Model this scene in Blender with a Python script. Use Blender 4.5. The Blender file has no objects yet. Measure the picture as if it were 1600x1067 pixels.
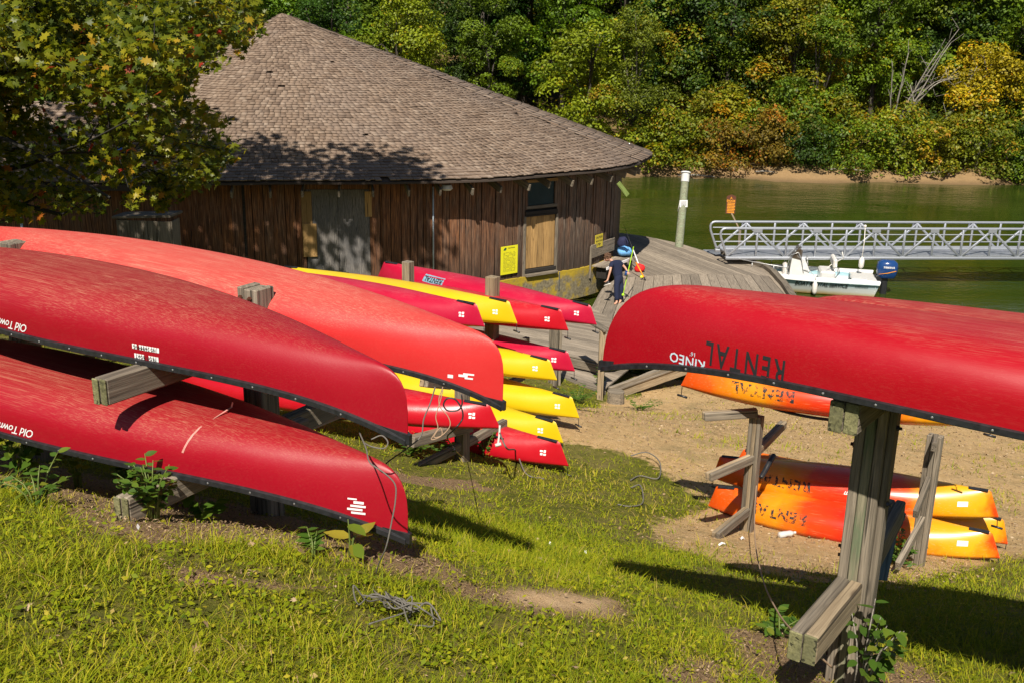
import bpy, bmesh, math, random
import numpy as np
from mathutils import Vector, Matrix, noise as mnoise
from mathutils.bvhtree import BVHTree
R = math.radians
random.seed(7); rng = np.random.default_rng(7)
S = bpy.context.scene
COL = S.collection

# ------------------------------------------------------------------ camera, sky, sun, exposure
CAM_Z = 8.1
PITCH, ROLL, FPX = R(16.7), R(1.1), 1600.0
CF = Vector((0, math.cos(PITCH), -math.sin(PITCH)))
_r0, _u0 = Vector((1, 0, 0)), Vector((0, math.sin(PITCH), math.cos(PITCH)))
CR = _r0*math.cos(ROLL) + _u0*math.sin(ROLL)
CU = -_r0*math.sin(ROLL) + _u0*math.cos(ROLL)
CP = Vector((0, 0, CAM_Z))
cd = bpy.data.cameras.new('camera'); cam = bpy.data.objects.new('camera', cd); COL.objects.link(cam)
cd.sensor_width = 36; cd.lens = 36; cd.clip_start = .1; cd.clip_end = 600
m4 = Matrix((CR, CU, -CF)).transposed().to_4x4(); m4.translation = CP
cam.matrix_world = m4
S.camera = cam

SUN_DIR = Vector((.13, .80, -1.0)).normalized()          # the way the light travels
sun_el = math.asin(-SUN_DIR.z); sun_az = math.atan2(-SUN_DIR.x, -SUN_DIR.y)
w = bpy.data.worlds.new('World'); S.world = w; w.use_nodes = True
wn = w.node_tree; wn.nodes.clear()
sky = wn.nodes.new('ShaderNodeTexSky'); sky.sky_type = 'NISHITA'; sky.sun_disc = False
sky.sun_elevation = sun_el; sky.sun_rotation = sun_az; sky.air_density = 1.0; sky.dust_density = .6; sky.ozone_density = 1.2
bg = wn.nodes.new('ShaderNodeBackground'); bg.inputs[1].default_value = .05
wo = wn.nodes.new('ShaderNodeOutputWorld')
wn.links.new(sky.outputs[0], bg.inputs[0]); wn.links.new(bg.outputs[0], wo.inputs[0])
sl = bpy.data.lights.new('sun', 'SUN'); sl.energy = 5.0; sl.angle = R(.5); sl.color = (1, .93, .82)
so = bpy.data.objects.new('sun', sl); COL.objects.link(so); so.rotation_euler = SUN_DIR.to_track_quat('-Z', 'Y').to_euler()
S.view_settings.view_transform = 'Standard'; S.view_settings.look = 'None'
S.view_settings.exposure = .47; S.view_settings.gamma = 1; S.view_settings.use_curve_mapping = False
S.cycles.max_bounces = 6; S.cycles.transparent_max_bounces = 8

# ------------------------------------------------------------------ measuring helpers (photo reading -> real place)
def W(px, py, z):
    return CP + CR*((px-800)/FPX*z) + CU*(-(py-533.5)/FPX*z) + CF*z
def ray(px, py):
    return (CR*((px-800)/FPX) + CU*(-(py-533.5)/FPX) + CF)
def H(px, py, h):
    d = ray(px, py); return CP + d*((h-CAM_Z)/d.z)
def PJ(p):
    v = Vector(p)-CP; z = v.dot(CF); return (800+FPX*v.dot(CR)/z, 533.5-FPX*v.dot(CU)/z, z)

# ------------------------------------------------------------------ object helpers
def tag(o, label=None, cat=None, group=None, kind=None):
    if label: o['label'] = label
    if cat: o['category'] = cat
    if group: o['group'] = group
    if kind: o['kind'] = kind
    return o
WM = {}
def place(o, parent, M, local):
    if parent is not None:
        o.parent = parent
        if not local: o.matrix_parent_inverse = WM[parent.name].inverted()
    M = M if M is not None else Matrix.Identity(4)
    o.matrix_basis = M
    WM[o.name] = (WM[parent.name] @ M) if (parent is not None and local) else M
def link(name, me, mat=None, parent=None, M=None, local=False):
    """one mesh object; M is its world matrix, or its matrix in the parent's space when local"""
    o = bpy.data.objects.new(name, me); COL.objects.link(o)
    if mat is not None and len(me.materials) == 0:
        for m_ in (mat if isinstance(mat, (list, tuple)) else [mat]): me.materials.append(m_)
    place(o, parent, M, local); return o
def empty(name, M, label, cat, group=None):
    o = bpy.data.objects.new(name, None); COL.objects.link(o); o.empty_display_size = .2
    if not isinstance(M, Matrix): M = Matrix.Translation(M)
    place(o, None, M, False)
    return tag(o, label, cat, group)
def kids(o): return [c for c in bpy.data.objects if c.parent is o]
KIDS = None
def copy_tree(o, M=None, parent=None):
    c = o.copy(); COL.objects.link(c)
    if parent is not None: c.parent = parent
    if M is not None: c.matrix_basis = M
    for ch in kids(o): copy_tree(ch, None, c)
    return c

class MB:
    def __init__(s): s.v, s.f, s.m = [], [], []
    def add(s, vs, fs, mi=0):
        b = len(s.v); s.v += [tuple(v) for v in vs]; s.f += [tuple(i+b for i in f) for f in fs]; s.m += [mi]*len(fs)
    def box(s, c, sx, sy, sz, M=None, mi=0):
        vs = [Vector((c[0]+x*sx/2, c[1]+y*sy/2, c[2]+z*sz/2)) for x in (-1, 1) for y in (-1, 1) for z in (-1, 1)]
        if M is not None: vs = [M @ v for v in vs]
        s.add(vs, [(0,1,3,2),(4,6,7,5),(0,4,5,1),(2,3,7,6),(0,2,6,4),(1,5,7,3)], mi)
    def cham(s, c, sx, sy, sz, b=.006, M=None, mi=0):
        hx, hy, hz = sx/2, sy/2, sz/2; vs = []; idx = {}
        for x in (-1, 1):
            for y in (-1, 1):
                for z in (-1, 1):
                    for k in range(3):
                        p = [x*(hx-(b if k != 0 else 0)), y*(hy-(b if k != 1 else 0)), z*(hz-(b if k != 2 else 0))]
                        idx[(x, y, z, k)] = len(vs); vs.append(Vector((p[0]+c[0], p[1]+c[1], p[2]+c[2])))
        fs = []
        for k in range(3):
            o = [i for i in range(3) if i != k]
            for sg in (-1, 1):
                q = []
                for a_, b_ in ((-1,-1),(1,-1),(1,1),(-1,1)):
                    t = [0,0,0]; t[k] = sg; t[o[0]] = a_; t[o[1]] = b_; q.append(idx[(*t, k)])
                fs.append(q)
        for k in range(3):
            o = [i for i in range(3) if i != k]
            for a_ in (-1, 1):
                for b_ in (-1, 1):
                    t0 = [0,0,0]; t0[o[0]] = a_; t0[o[1]] = b_; t1 = list(t0); t0[k] = -1; t1[k] = 1
                    fs.append([idx[(*t0, o[0])], idx[(*t1, o[0])], idx[(*t1, o[1])], idx[(*t0, o[1])]])
        for x in (-1, 1):
            for y in (-1, 1):
                for z in (-1, 1): fs.append([idx[(x,y,z,k)] for k in range(3)])
        if M is not None: vs = [M @ v for v in vs]
        s.add(vs, fs, mi)
    def tube(s, pts, r, n=8, mi=0, caps=True, flat=1.0):
        pts = [Vector(p) for p in pts]; N = len(pts)
        rs = r if isinstance(r, (list, tuple)) else [r]*N
        t0 = (pts[1]-pts[0]).normalized(); ref = Vector((0,0,1)) if abs(t0.z) < .9 else Vector((1,0,0))
        a = t0.cross(ref).normalized(); vs = []
        for i, p in enumerate(pts):
            t = (pts[min(i+1, N-1)]-pts[max(i-1, 0)])
            t = t.normalized() if t.length > 1e-9 else t0
            a = (a - t*a.dot(t)); a = a.normalized() if a.length > 1e-6 else t.orthogonal().normalized()
            b = t.cross(a)
            for k in range(n):
                q = 2*math.pi*k/n; vs.append(p + (a*math.cos(q) + b*math.sin(q)*flat)*rs[i])
        fs = [(i*n+k, i*n+(k+1) % n, (i+1)*n+(k+1) % n, (i+1)*n+k) for i in range(N-1) for k in range(n)]
        if caps: fs += [tuple(range(n))[::-1], tuple((N-1)*n+k for k in range(n))]
        s.add(vs, fs, mi)
    def ball(s, c, rx, ry=None, rz=None, seg=10, ring=6, M=None, mi=0):
        ry = ry or rx; rz = rz or rx; vs = []
        for j in range(ring+1):
            th = math.pi*j/ring
            for i in range(seg):
                ph = 2*math.pi*i/seg
                v = Vector((math.sin(th)*math.cos(ph)*rx, math.sin(th)*math.sin(ph)*ry, math.cos(th)*rz))
                vs.append((M @ v if M is not None else v) + Vector(c))
        s.add(vs, [(j*seg+i, (j+1)*seg+i, (j+1)*seg+(i+1) % seg, j*seg+(i+1) % seg) for j in range(ring) for i in range(seg)], mi)
    def loft(s, rings, closed=True, caps=True, mi=0):
        n = len(rings[0]); vs = [v for r_ in rings for v in r_]; fs = []
        for i in range(len(rings)-1):
            for k in range(n if closed else n-1):
                fs.append((i*n+k, i*n+(k+1) % n, (i+1)*n+(k+1) % n, (i+1)*n+k))
        if caps: fs += [tuple(range(n))[::-1], tuple((len(rings)-1)*n+k for k in range(n))]
        s.add(vs, fs, mi)
    def prism(s, poly, z0, z1, mi=0):
        n = len(poly)
        s.add([(p[0], p[1], z0) for p in poly]+[(p[0], p[1], z1) for p in poly],
              [tuple(range(n))[::-1], tuple(range(n, 2*n))]+[(i, (i+1) % n, n+(i+1) % n, n+i) for i in range(n)], mi)
    def mesh(s, name='mesh', smooth=False, auto=None):
        me = bpy.data.meshes.new(name); me.from_pydata(s.v, [], s.f)
        if any(s.m): me.polygons.foreach_set('material_index', s.m)
        bm = bmesh.new(); bm.from_mesh(me); bmesh.ops.recalc_face_normals(bm, faces=bm.faces)
        bm.to_mesh(me); bm.free()
        if smooth: me.polygons.foreach_set('use_smooth', [True]*len(me.polygons))
        if auto is not None: me.set_sharp_from_angle(angle=R(auto))
        me.update(); return me

def frame_m(p, x, up=Vector((0, 0, 1))):
    """matrix at p whose x axis runs along x and whose z axis is near up"""
    x = Vector(x).normalized(); z = Vector(up); z = (z - x*z.dot(x)).normalized(); y = z.cross(x)
    M = Matrix((x, y, z)).transposed().to_4x4(); M.translation = Vector(p); return M
_bc = {}
def board(name, p0, p1, wd, th, mat, parent=None, up=(0, 0, 1), bev=.004, plain=False):
    """a sawn board from p0 to p1; th is its size along up, wd across"""
    p0, p1 = Vector(p0), Vector(p1); L = (p1-p0).length
    k = (round(L, 3), round(wd, 3), round(th, 3), bev, plain, mat.name)
    if k not in _bc:
        b = MB(); b.box((0,0,0), L, wd, th) if plain else b.cham((0,0,0), L, wd, th, bev)
        _bc[k] = b.mesh(name)
    return link(name, _bc[k], mat, parent, frame_m((p0+p1)/2, p1-p0, Vector(up)))

def np_mesh(name, V, F, attr=None, smooth=False):
    """big mesh from arrays; F is (n,3) or (n,4)"""
    me = bpy.data.meshes.new(name); k = F.shape[1]
    me.vertices.add(len(V)); me.vertices.foreach_set('co', V.astype(np.float32).ravel())
    me.loops.add(F.size); me.loops.foreach_set('vertex_index', F.astype(np.int32).ravel())
    me.polygons.add(len(F)); me.polygons.foreach_set('loop_start', np.arange(0, F.size, k, dtype=np.int32))
    if smooth: me.polygons.foreach_set('use_smooth', np.ones(len(F), bool))
    if attr:
        for an, (dom, arr) in attr.items():
            a = me.attributes.new(an, 'FLOAT', dom); a.data.foreach_set('value', arr.astype(np.float32))
    me.update(calc_edges=True); return me

# ------------------------------------------------------------------ material helpers
class NT:
    def __init__(s, name):
        s.m = bpy.data.materials.new(name); s.m.use_nodes = True; s.t = s.m.node_tree; s.t.nodes.clear()
        s.out = s.t.nodes.new('ShaderNodeOutputMaterial')
    def n(s, ty, ins=None, **pr):
        nd = s.t.nodes.new('ShaderNode'+ty)
        for k, v in pr.items(): setattr(nd, k, v)
        for k, v in (ins or {}).items():
            if isinstance(v, bpy.types.NodeSocket): s.t.links.new(v, nd.inputs[k])
            else: nd.inputs[k].default_value = v
        return nd
    def coord(s, kind='Object', scale=(1,1,1), rnd=True, loc=None):
        c = s.n('TexCoord').outputs[kind]
        if rnd:
            oi = s.n('ObjectInfo').outputs['Random']
            mu = s.n('Math', {0: oi, 1: 37.0}, operation='MULTIPLY').outputs[0]
            c = s.n('VectorMath', {0: c, 1: s.n('CombineXYZ', {0: mu, 1: mu, 2: mu}).outputs[0]}, operation='ADD').outputs[0]
        return s.n('Mapping', {'Vector': c, 'Scale': scale}).outputs[0]
    def geo(s, scale=(1,1,1)):
        return s.n('Mapping', {'Vector': s.n('NewGeometry').outputs['Position'], 'Scale': scale}).outputs[0]
    def noise(s, vec, sc, det=4, rough=.55, dist=0):
        return s.n('TexNoise', {'Vector': vec, 'Scale': sc, 'Detail': det, 'Roughness': rough, 'Distortion': dist}).outputs['Fac']
    def ramp(s, fac, stops, interp='LINEAR'):
        r_ = s.n('ValToRGB', {'Fac': fac}); e = r_.color_ramp.elements; r_.color_ramp.interpolation = interp
        while len(e) < len(stops): e.new(.5)
        for el, (p, c) in zip(e, stops):
            el.position = p; el.color = (*c, 1) if isinstance(c, (tuple, list)) else (c, c, c, 1)
        return r_.outputs['Color']
    def mix(s, fac, a, b, blend='MIX'):
        nd = s.n('Mix', data_type='RGBA', blend_type=blend)
        for k, v in ((0, fac), (6, a), (7, b)):
            if isinstance(v, bpy.types.NodeSocket): s.t.links.new(v, nd.inputs[k])
            else: nd.inputs[k].default_value = (*v, 1) if isinstance(v, (tuple, list)) and len(v) == 3 else v
        return nd.outputs[2]
    def math(s, op, a, b=0.0, c=None, clamp=False):
        d = {0: a, 1: b}
        if c is not None: d[2] = c
        return s.n('Math', d, operation=op, use_clamp=clamp).outputs[0]
    def bump(s, h, strength=.4, dist=.01, normal=None):
        d = {'Height': h, 'Strength': strength, 'Distance': dist}
        if normal is not None: d['Normal'] = normal
        return s.n('Bump', d).outputs[0]
    def bsdf(s, col, rough=.6, normal=None, **kw):
        d = {'Base Color': (*col, 1) if isinstance(col, tuple) and len(col) == 3 else col, 'Roughness': rough}
        if normal is not None: d['Normal'] = normal
        d.update(kw)
        b = s.n('BsdfPrincipled', d); s.t.links.new(b.outputs[0], s.out.inputs[0]); return s.m
    def sep(s, vec): return s.n('SeparateXYZ', {0: vec}).outputs
    def attr(s, name): return s.n('Attribute', attribute_name=name).outputs['Fac']

def m_plain(name, col, rough=.5, metal=0.0, vary=.12, nsc=30.0, bump=.0):
    t = NT(name); c = t.coord(); f = t.noise(c, nsc, 3)
    dk = tuple(x*(1-vary) for x in col); lt = tuple(min(1, x*(1+vary)) for x in col)
    nm = t.bump(f, bump, .004) if bump else None
    return t.bsdf(t.ramp(f, [(.3, dk), (.7, lt)]), rough, nm, Metallic=metal)

def m_wood(name, dark, mid, light, rough=.85, grain=1.0, green=None, knots=True):
    """sawn wood, grain along local x"""
    t = NT(name); c = t.coord(scale=(1.2, 26, 26)); c2 = t.coord(scale=(1, 1, 1)); rd = t.n('ObjectInfo').outputs['Random']
    f = t.noise(c, 1.6, 6, .65, .6); f2 = t.noise(c2, 2.2, 4); f3 = t.noise(t.coord(scale=(2.5, 90, 90)), 1.0, 3)
    col = t.ramp(f, [(.28, dark), (.5, mid), (.74, light)])
    col = t.mix(t.math('MULTIPLY', f2, .55), col, dark)
    col = t.mix(t.ramp(f3, [(.35, .55), (.5, 0.0)]), col, tuple(x*.45 for x in dark))
    v = t.math('ADD', t.math('MULTIPLY', rd, .55), .72)
    col = t.mix(1.0, col, t.n('CombineXYZ', {0: v, 1: v, 2: v}).outputs[0], 'MULTIPLY')
    if green:
        g = t.noise(t.coord(scale=(2.2, 9, 9)), 1.3, 4)
        col = t.mix(t.ramp(g, [(.5, 0.0), (.68, .75)]), col, green)
    if knots:
        kd = t.n('TexVoronoi', {'Vector': t.coord(scale=(2.2, 7, 7)), 'Scale': 1.0}).outputs['Distance']
        col = t.mix(t.ramp(kd, [(.05, .8), (.14, 0.0)]), col, tuple(x*.5 for x in dark))
        ck = t.noise(t.coord(scale=(.9, 34, 34)), 1.0, 1, .4, .15)
        ckm = t.ramp(ck, [(.30, 1.0), (.345, 0.0)]); col = t.mix(t.math('MULTIPLY', ckm, .85), col, tuple(x*.25 for x in dark))
        f = t.math('SUBTRACT', f, ckm)
    h = t.math('ADD', f, t.math('MULTIPLY', f3, .6))
    return t.bsdf(col, rough, t.bump(h, .6*grain, .006))

def m_plastic(name, col, faded, scuff, wear=.6, rough=.3, top=(.2, .36), patch=0.35):
    """scuffed canoe plastic: rubbed paler towards the keel (local z), with long and crossing scratches"""
    t = NT(name); tc = t.n('TexCoord').outputs['Object']; z = t.sep(tc)[2]
    lo = t.noise(t.coord(), 2.2, 4); 
    up = t.n('MapRange', {0: t.math('ADD', z, t.math('MULTIPLY', t.math('SUBTRACT', lo, .5), .16)), 1: top[0], 2: top[1]}, clamp=True).outputs[0]
    base = t.mix(t.math('MULTIPLY', up, wear), col, faded)
    base = t.mix(t.ramp(t.noise(t.coord(scale=(1, 2, 2)), 3.2, 5), [(.45, 0.0), (.75, patch)]), base, tuple(min(1, x*1.25+.02) for x in col))
    s1 = t.noise(t.coord(scale=(.5, 230, 230)), 1.3, 2, .5, .5)
    s2 = t.noise(t.n('Mapping', {'Vector': t.coord(), 'Rotation': (.3, .35, .5), 'Scale': (3.5, 210, 90)}).outputs[0], 1.2, 2, .5, 1.2)
    s3 = t.noise(t.n('Mapping', {'Vector': t.coord(), 'Rotation': (.1, -.5, -.6), 'Scale': (4.5, 230, 110)}).outputs[0], 1.1, 2, .5, 1.4)
    sc = t.math('ADD', t.ramp(s1, [(.55, 0.0), (.66, 1.0)]), t.math('ADD', t.ramp(s2, [(.60, 0.0), (.66, .8)]), t.ramp(s3, [(.61, 0.0), (.67, .8)])), clamp=True)
    amt = t.math('ADD', t.math('MULTIPLY', up, .75), .04)
    lo2 = t.ramp(t.noise(t.coord(), 5, 3), [(.3, .55), (.6, 1.0)])
    col2 = t.mix(t.math('MULTIPLY', t.math('MULTIPLY', sc, amt), lo2), base, scuff)
    dirt = t.noise(t.coord(scale=(6, 30, 30)), 6, 3)
    rg = t.math('ADD', t.math('MULTIPLY', up, .22), t.math('ADD', rough, t.math('MULTIPLY', lo, .12)))
    nb = t.bump(sc, .08, .0015, t.bump(t.noise(t.coord(scale=(1, 1.6, 1.6)), 2.6, 2), .10, .05))
    return t.bsdf(col2, rg, nb, **{'Specular IOR Level': .42})

def m_leaf(name, cols, trans=.35, use_obj=False, rough=.55):
    """cols: ramp stops over the per-leaf tint attribute; obj.color multiplies when use_obj"""
    t = NT(name); f = t.attr('tint')
    col = t.ramp(f, cols)
    if use_obj:
        col = t.mix(1.0, col, t.n('ObjectInfo').outputs['Color'], 'MULTIPLY')
    d = t.n('BsdfPrincipled', {'Base Color': col, 'Roughness': rough, 'Specular IOR Level': .35})
    tr = t.n('BsdfTranslucent', {'Color': t.mix(.5, col, t.mix(1.0, col, (1.0, 1.0, .35), 'MULTIPLY'))})
    mx = t.n('MixShader', {0: trans, 1: d.outputs[0], 2: tr.outputs[0]})
    t.t.links.new(mx.outputs[0], t.out.inputs[0]); return t.m

M = {}
M['wood_grey'] = m_wood('weathered_grey_wood', (.09, .075, .055), (.24, .195, .14), (.40, .335, .25))
M['wood_green'] = m_wood('green_treated_wood', (.10, .095, .06), (.23, .205, .13), (.38, .33, .22), green=(.10, .17, .08))
M['wood_tan'] = m_wood('tan_raw_wood', (.17, .12, .07), (.34, .26, .16), (.47, .37, .24))
M['wood_end'] = m_wood('mossy_end_wood', (.09, .085, .04), (.2, .19, .08), (.33, .3, .15), green=(.15,.145,.07))
M['wood_deck'] = m_wood('grey_deck_wood', (.15,.12,.09), (.31,.255,.19), (.43,.36,.28), knots=False)
M['wood_dark'] = m_wood('dark_wood', (.012, .009, .007), (.03, .024, .018), (.06, .048, .036))  # near-black wood tone for sheathing, fascias, piles, sills and supports
M['ply_tan'] = m_wood('tan_plywood', (.26, .15, .05), (.42, .25, .09), (.5, .32, .13), grain=.3)
M['black'] = m_plain('black_vinyl', (.018, .019, .021), .38, vary=.4)
M['steel'] = m_plain('galvanised_steel', (.55, .55, .54), .4, .9)
M['rust'] = m_plain('rusty_iron', (.10, .035, .018), .8, .3, .4, bump=.5)
M['alu'] = m_plain('brushed_aluminium', (.40, .42, .46), .42, .55, .08)
M['white'] = m_plain('white_gelcoat', (.64, .63, .60), .25, 0, .05, 6)
M['cream'] = m_plain('cream_vinyl', (.72, .68, .62), .45, 0, .06)
M['paper'] = m_plain('white_sticker', (.82, .82, .8), .5, 0, .04)
M['ink'] = m_plain('black_print', (.02, .02, .022), .5)
M['decal_white'] = m_plain('white_print', (.85, .83, .82), .4, 0, .05)
M['decal_blue'] = m_plain('pale_blue_print', (.55, .68, .75), .4, 0, .2, 60)
M['rope_grey'] = m_plain('grey_rope', (.14, .128, .108), .8, 0, .35, 300, .5)
M['rope_tan'] = m_plain('tan_rope', (.36, .24, .15), .85, 0, .3, 300, .5)
M['rope_white'] = m_plain('white_cord', (.62, .60, .55), .8, 0, .2, 300)
M['sign_yellow'] = m_plain('yellow_sign_board', (.80, .74, .02), .4, 0, .04)
M['sign_dull'] = m_plain('dull_yellow_sign', (.62, .5, .04), .5, 0, .1)
M['sign_brown'] = m_plain('brown_sign_board', (.10, .03, .012), .5, 0, .2)
M['sign_orange'] = m_plain('orange_lettering', (.85, .33, .015), .5, 0, .08)
M['blue'] = m_plain('blue_cowling', (.012, .05, .17), .2, 0, .1)
M['skin'] = m_plain('skin', (.55, .29, .19), .55, 0, .1)
M['navy'] = m_plain('navy_cotton', (.006, .011, .038), .9, 0, .25, 40, .3)
M['hair'] = m_plain('brown_hair', (.10, .048, .022), .7, 0, .4, 80, .6)
M['bag_blue'] = m_plain('pale_blue_bag_fabric', (.14, .38, .72), .8, 0, .2, 20, .4)
M['bag_dark'] = m_plain('navy_bag_fabric', (.012, .014, .05), .85, 0, .3, 20, .4)
M['bag_red'] = m_plain('red_bag_fabric', (.72, .012, .012), .7, 0, .15, 20, .4)
M['lime'] = m_plain('lime_green_plastic', (.36, .62, .02), .4)
M['rod_orange'] = m_plain('orange_rod', (.75, .28, .01), .35)
M['bark'] = m_wood('brown_bark', (.03, .024, .018), (.085, .068, .05), (.16, .13, .10))
M['bark_pale'] = m_wood('pale_dead_bark', (.16, .14, .11), (.33, .29, .24), (.5, .46, .4))
M['concrete'] = None
# ------------------------------------------------------------------ the lie of the land
_cp = [(0,1067,3.2),(800,1067,4.05),(1314,1064,5.40),(187,824,4.78),(410,826,5.66),(650,893,5.0),(700,862,5.76),(940,893,7.54),
       (890,738,12.5),(930,662,15.0),(950,630,22.3),(1166,828,11.0),(1440,884,9.88),(1600,1000,6.3)]
_pts = [tuple(W(*c)) for c in _cp]
_pts += [(x, y, CAM_Z-d) for x, y, d in [(0,0,1.7),(-6,0,1.2),(6,0,2.3),(-7,8,3.2),(-8,15,5.2),(-8,22,6.9),(-16,15,5.2),(-16,24,6.9),(-3,12,4.6),
        (6,15,6.2),(10,12,6.1),(10,5,4.3),(14,8,5.6),(5,22,7.75),(0,22,7.35),(-4,20,6.8),(9,22.5,7.95),(14,21,8.0),(20,20,8.2),(3,27,8.5),(-6,28,7.35),(-20,28,7.3),
        (8,26,8.6),(14,25,8.8),(0,-10,-1.5),(-15,0,.6),(18,2,4.4),(0,34,9.2),(10,32,9.6),(-20,5,2.2)]]
_P = np.array(_pts)
def _phi(r): return np.where(r > 1e-9, r*r*np.log(np.maximum(r, 1e-9)), 0)
_n = len(_P); _A = np.zeros((_n+3, _n+3))
_A[:_n,:_n] = _phi(np.hypot(_P[:,None,0]-_P[None,:,0], _P[:,None,1]-_P[None,:,1])) + np.eye(_n)*.08
_A[:_n,_n] = 1; _A[:_n,_n+1:] = _P[:,:2]; _A[_n:,:_n] = _A[:_n,_n:].T
_wt = np.linalg.solve(_A, np.concatenate([_P[:,2], np.zeros(3)]))
def _ss(a, b, x):
    t = np.clip((x-a)/(b-a), 0, 1); return t*t*(3-2*t)
def shore_y(X):
    return 62.1 + .7*np.sin(X*.21+.5) + .35*np.sin(X*.63) + 22*_ss(36, 75, X)*0 - .02*X
def ground_h(X, Y):
    X = np.asarray(X, float); Y = np.asarray(Y, float); sh = X.shape
    Xf, Yf = np.clip(X.ravel(), -22, 22), np.clip(Y.ravel(), -12, 36); out = np.zeros(Xf.size)
    for i in range(0, Xf.size, 20000):
        d = np.hypot(Xf[i:i+20000,None]-_P[None,:,0], Yf[i:i+20000,None]-_P[None,:,1])
        out[i:i+20000] = _phi(d) @ _wt[:_n] + _wt[_n] + Xf[i:i+20000]*_wt[_n+1] + Yf[i:i+20000]*_wt[_n+2]
    h = out.reshape(sh)
    # the lake bed, then the far bank with its sandy lip and the wooded hill
    far = _ss(27, 36, Y); lake = np.full(sh, -1.6)
    land_left = np.where(X < -10, .55 + 0*X, lake)
    h = h*(1-far) + land_left*far
    s = Y-shore_y(X)
    hill = -1.6 + 1.6*_ss(-7, 0, s) + .75*_ss(-.2, 2.0, s) + .17*np.maximum(0, s-3) + .10*np.maximum(0, s-22)
    hill = hill + np.where(X < -4, .04*np.maximum(0, -4-X)*_ss(0, 30, s), 0)
    return np.where(Y > 48, np.maximum(hill, np.where(X < -10, .55, -9)), h)
def gh(x, y): return float(ground_h(np.array([x]), np.array([y]))[0])
def G(px, py):
    """the ground point seen at a photo pixel"""
    d = ray(px, py); t = 2.0; last = t
    while t < 120:
        p = CP+d*t
        if p.z < gh(p.x, p.y):
            a, b = last, t
            for _ in range(18):
                m_ = (a+b)/2; q = CP+d*m_
                if q.z < gh(q.x, q.y): b = m_
                else: a = m_
            q = CP+d*b; return Vector((q.x, q.y, gh(q.x, q.y)))
        last = t; t += .25 if t < 30 else 1.0
    return CP+d*60

# bare sand, worn dirt and litter: outlines on the ground, read off the photo and kept as places
def _poly(pxs): return np.array([tuple(G(*p))[:2] for p in pxs])
SAND = [_poly([(700,600),(830,640),(950,628),(1100,600),(1320,620),(1700,620),(1760,860),(1600,872),(1440,905),(1400,918),(1320,905),(1200,880),(1110,862),(1030,838),
               (1055,815),(1110,790),(1060,745),(1010,715),(935,700),(880,690),(800,660)]),
        _poly([(1010,835),(1120,842),(1260,880),(1330,915),(1240,905),(1130,880)])]
DIRT = [_poly([(-80,690),(200,760),(420,800),(640,850),(700,880),(720,905),(640,905),(520,870),(400,850),(260,850),(150,830),(60,770),(-80,740)]),
        _poly([(690,905),(800,925),(900,935),(960,940),(950,965),(850,965),(760,950),(680,925)]),
        _poly([(1150,985),(1240,990),(1330,1010),(1420,1040),(1480,1075),(1360,1100),(1230,1085),(1170,1040)]),
        _poly([(640,745),(740,748),(770,765),(700,765),(600,745),(560,715)]),
        _poly([(1080,1020),(1140,1040),(1110,1075),(1040,1060)]),
        _poly([(250,880),(420,900),(560,915),(460,930),(300,910)])]
BARE = [_poly([(800,925),(880,928),(950,938),(935,955),(860,952),(800,940)])]
def poly_sd(P, X, Y):
    """signed distance to a polygon, negative inside"""
    x, y = X.ravel(), Y.ravel(); ins = np.zeros(x.size, bool); d = np.full(x.size, 1e9)
    for i in range(len(P)):
        a, b = P[i], P[(i+1) % len(P)]
        c = ((a[1] > y) != (b[1] > y)) & (x < (b[0]-a[0])*(y-a[1])/((b[1]-a[1]) or 1e-9)+a[0]); ins ^= c
        e = b-a; t = np.clip(((x-a[0])*e[0]+(y-a[1])*e[1])/(e@e+1e-12), 0, 1)
        d = np.minimum(d, np.hypot(x-a[0]-t*e[0], y-a[1]-t*e[1]))
    return np.where(ins, -d, d).reshape(X.shape)
_pr = rng.uniform(0, 6.28, (14, 3))
def rough_noise(X, Y, s=1.0):
    o = 0
    for k in range(14):
        f = s*(.7*1.38**k); an = _pr[k,2]
        o = o + np.sin((X*math.cos(an)+Y*math.sin(an))*f+_pr[k,0])*np.cos((Y*math.cos(an)-X*math.sin(an))*f*.83+_pr[k,1])/(1+k*.22)
    return o/3.0
def masks(X, Y):
    nz = rough_noise(X, Y)
    sand = np.zeros(X.shape); dirt = np.zeros(X.shape); bare = np.zeros(X.shape)
    for p in SAND: sand = np.maximum(sand, 1-_ss(-.35, .35, poly_sd(p, X, Y)+nz*.25))
    for p in DIRT: dirt = np.maximum(dirt, 1-_ss(-.12, .22, poly_sd(p, X, Y)+nz*.14))
    for p in BARE: bare = np.maximum(bare, 1-_ss(-.08, .12, poly_sd(p, X, Y)+nz*.06))
    far = _ss(40, 50, Y); s = Y-shore_y(X)
    sand = np.where(Y > 45, (1-_ss(.7, 1.5, s+nz*.4)), sand)
    sand = np.where((Y > 16) & (Y < 45) & (X > 3), 1.0, sand)
    return sand, dirt, bare

def _axis(segs):
    a = [segs[0][0]]
    for s0, s1, st in segs:
        k = max(1, int(round((s1-s0)/st))); a += list(np.linspace(s0, s1, k+1)[1:])
    return np.array(a)
_gx = _axis([(-260,-60,25),(-60,-22,2.5),(-22,-7,.6),(-7,8,.075),(8,20,.4),(20,70,2),(70,260,20)])
_gy = _axis([(-80,-20,15),(-20,0,1.6),(0,2.2,.3),(2.2,9,.065),(9,18,.12),(18,30,.5),(30,56,2),(56,68,.5),(68,110,2.5),(110,330,20)])
GX, GY = np.meshgrid(_gx, _gy); GZ = ground_h(GX, GY)
_sand, _dirt, _bare = masks(GX, GY)
_nr = np.exp(-((GX/14)**2))*(GY < 30)
GZ = GZ + _nr*(.018*rough_noise(GX, GY, 2.6) + .008*rough_noise(GX+3, GY-2, 7)*(1-.5*_sand)) + (GY > 55)*.12*rough_noise(GX, GY, .8)
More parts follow.
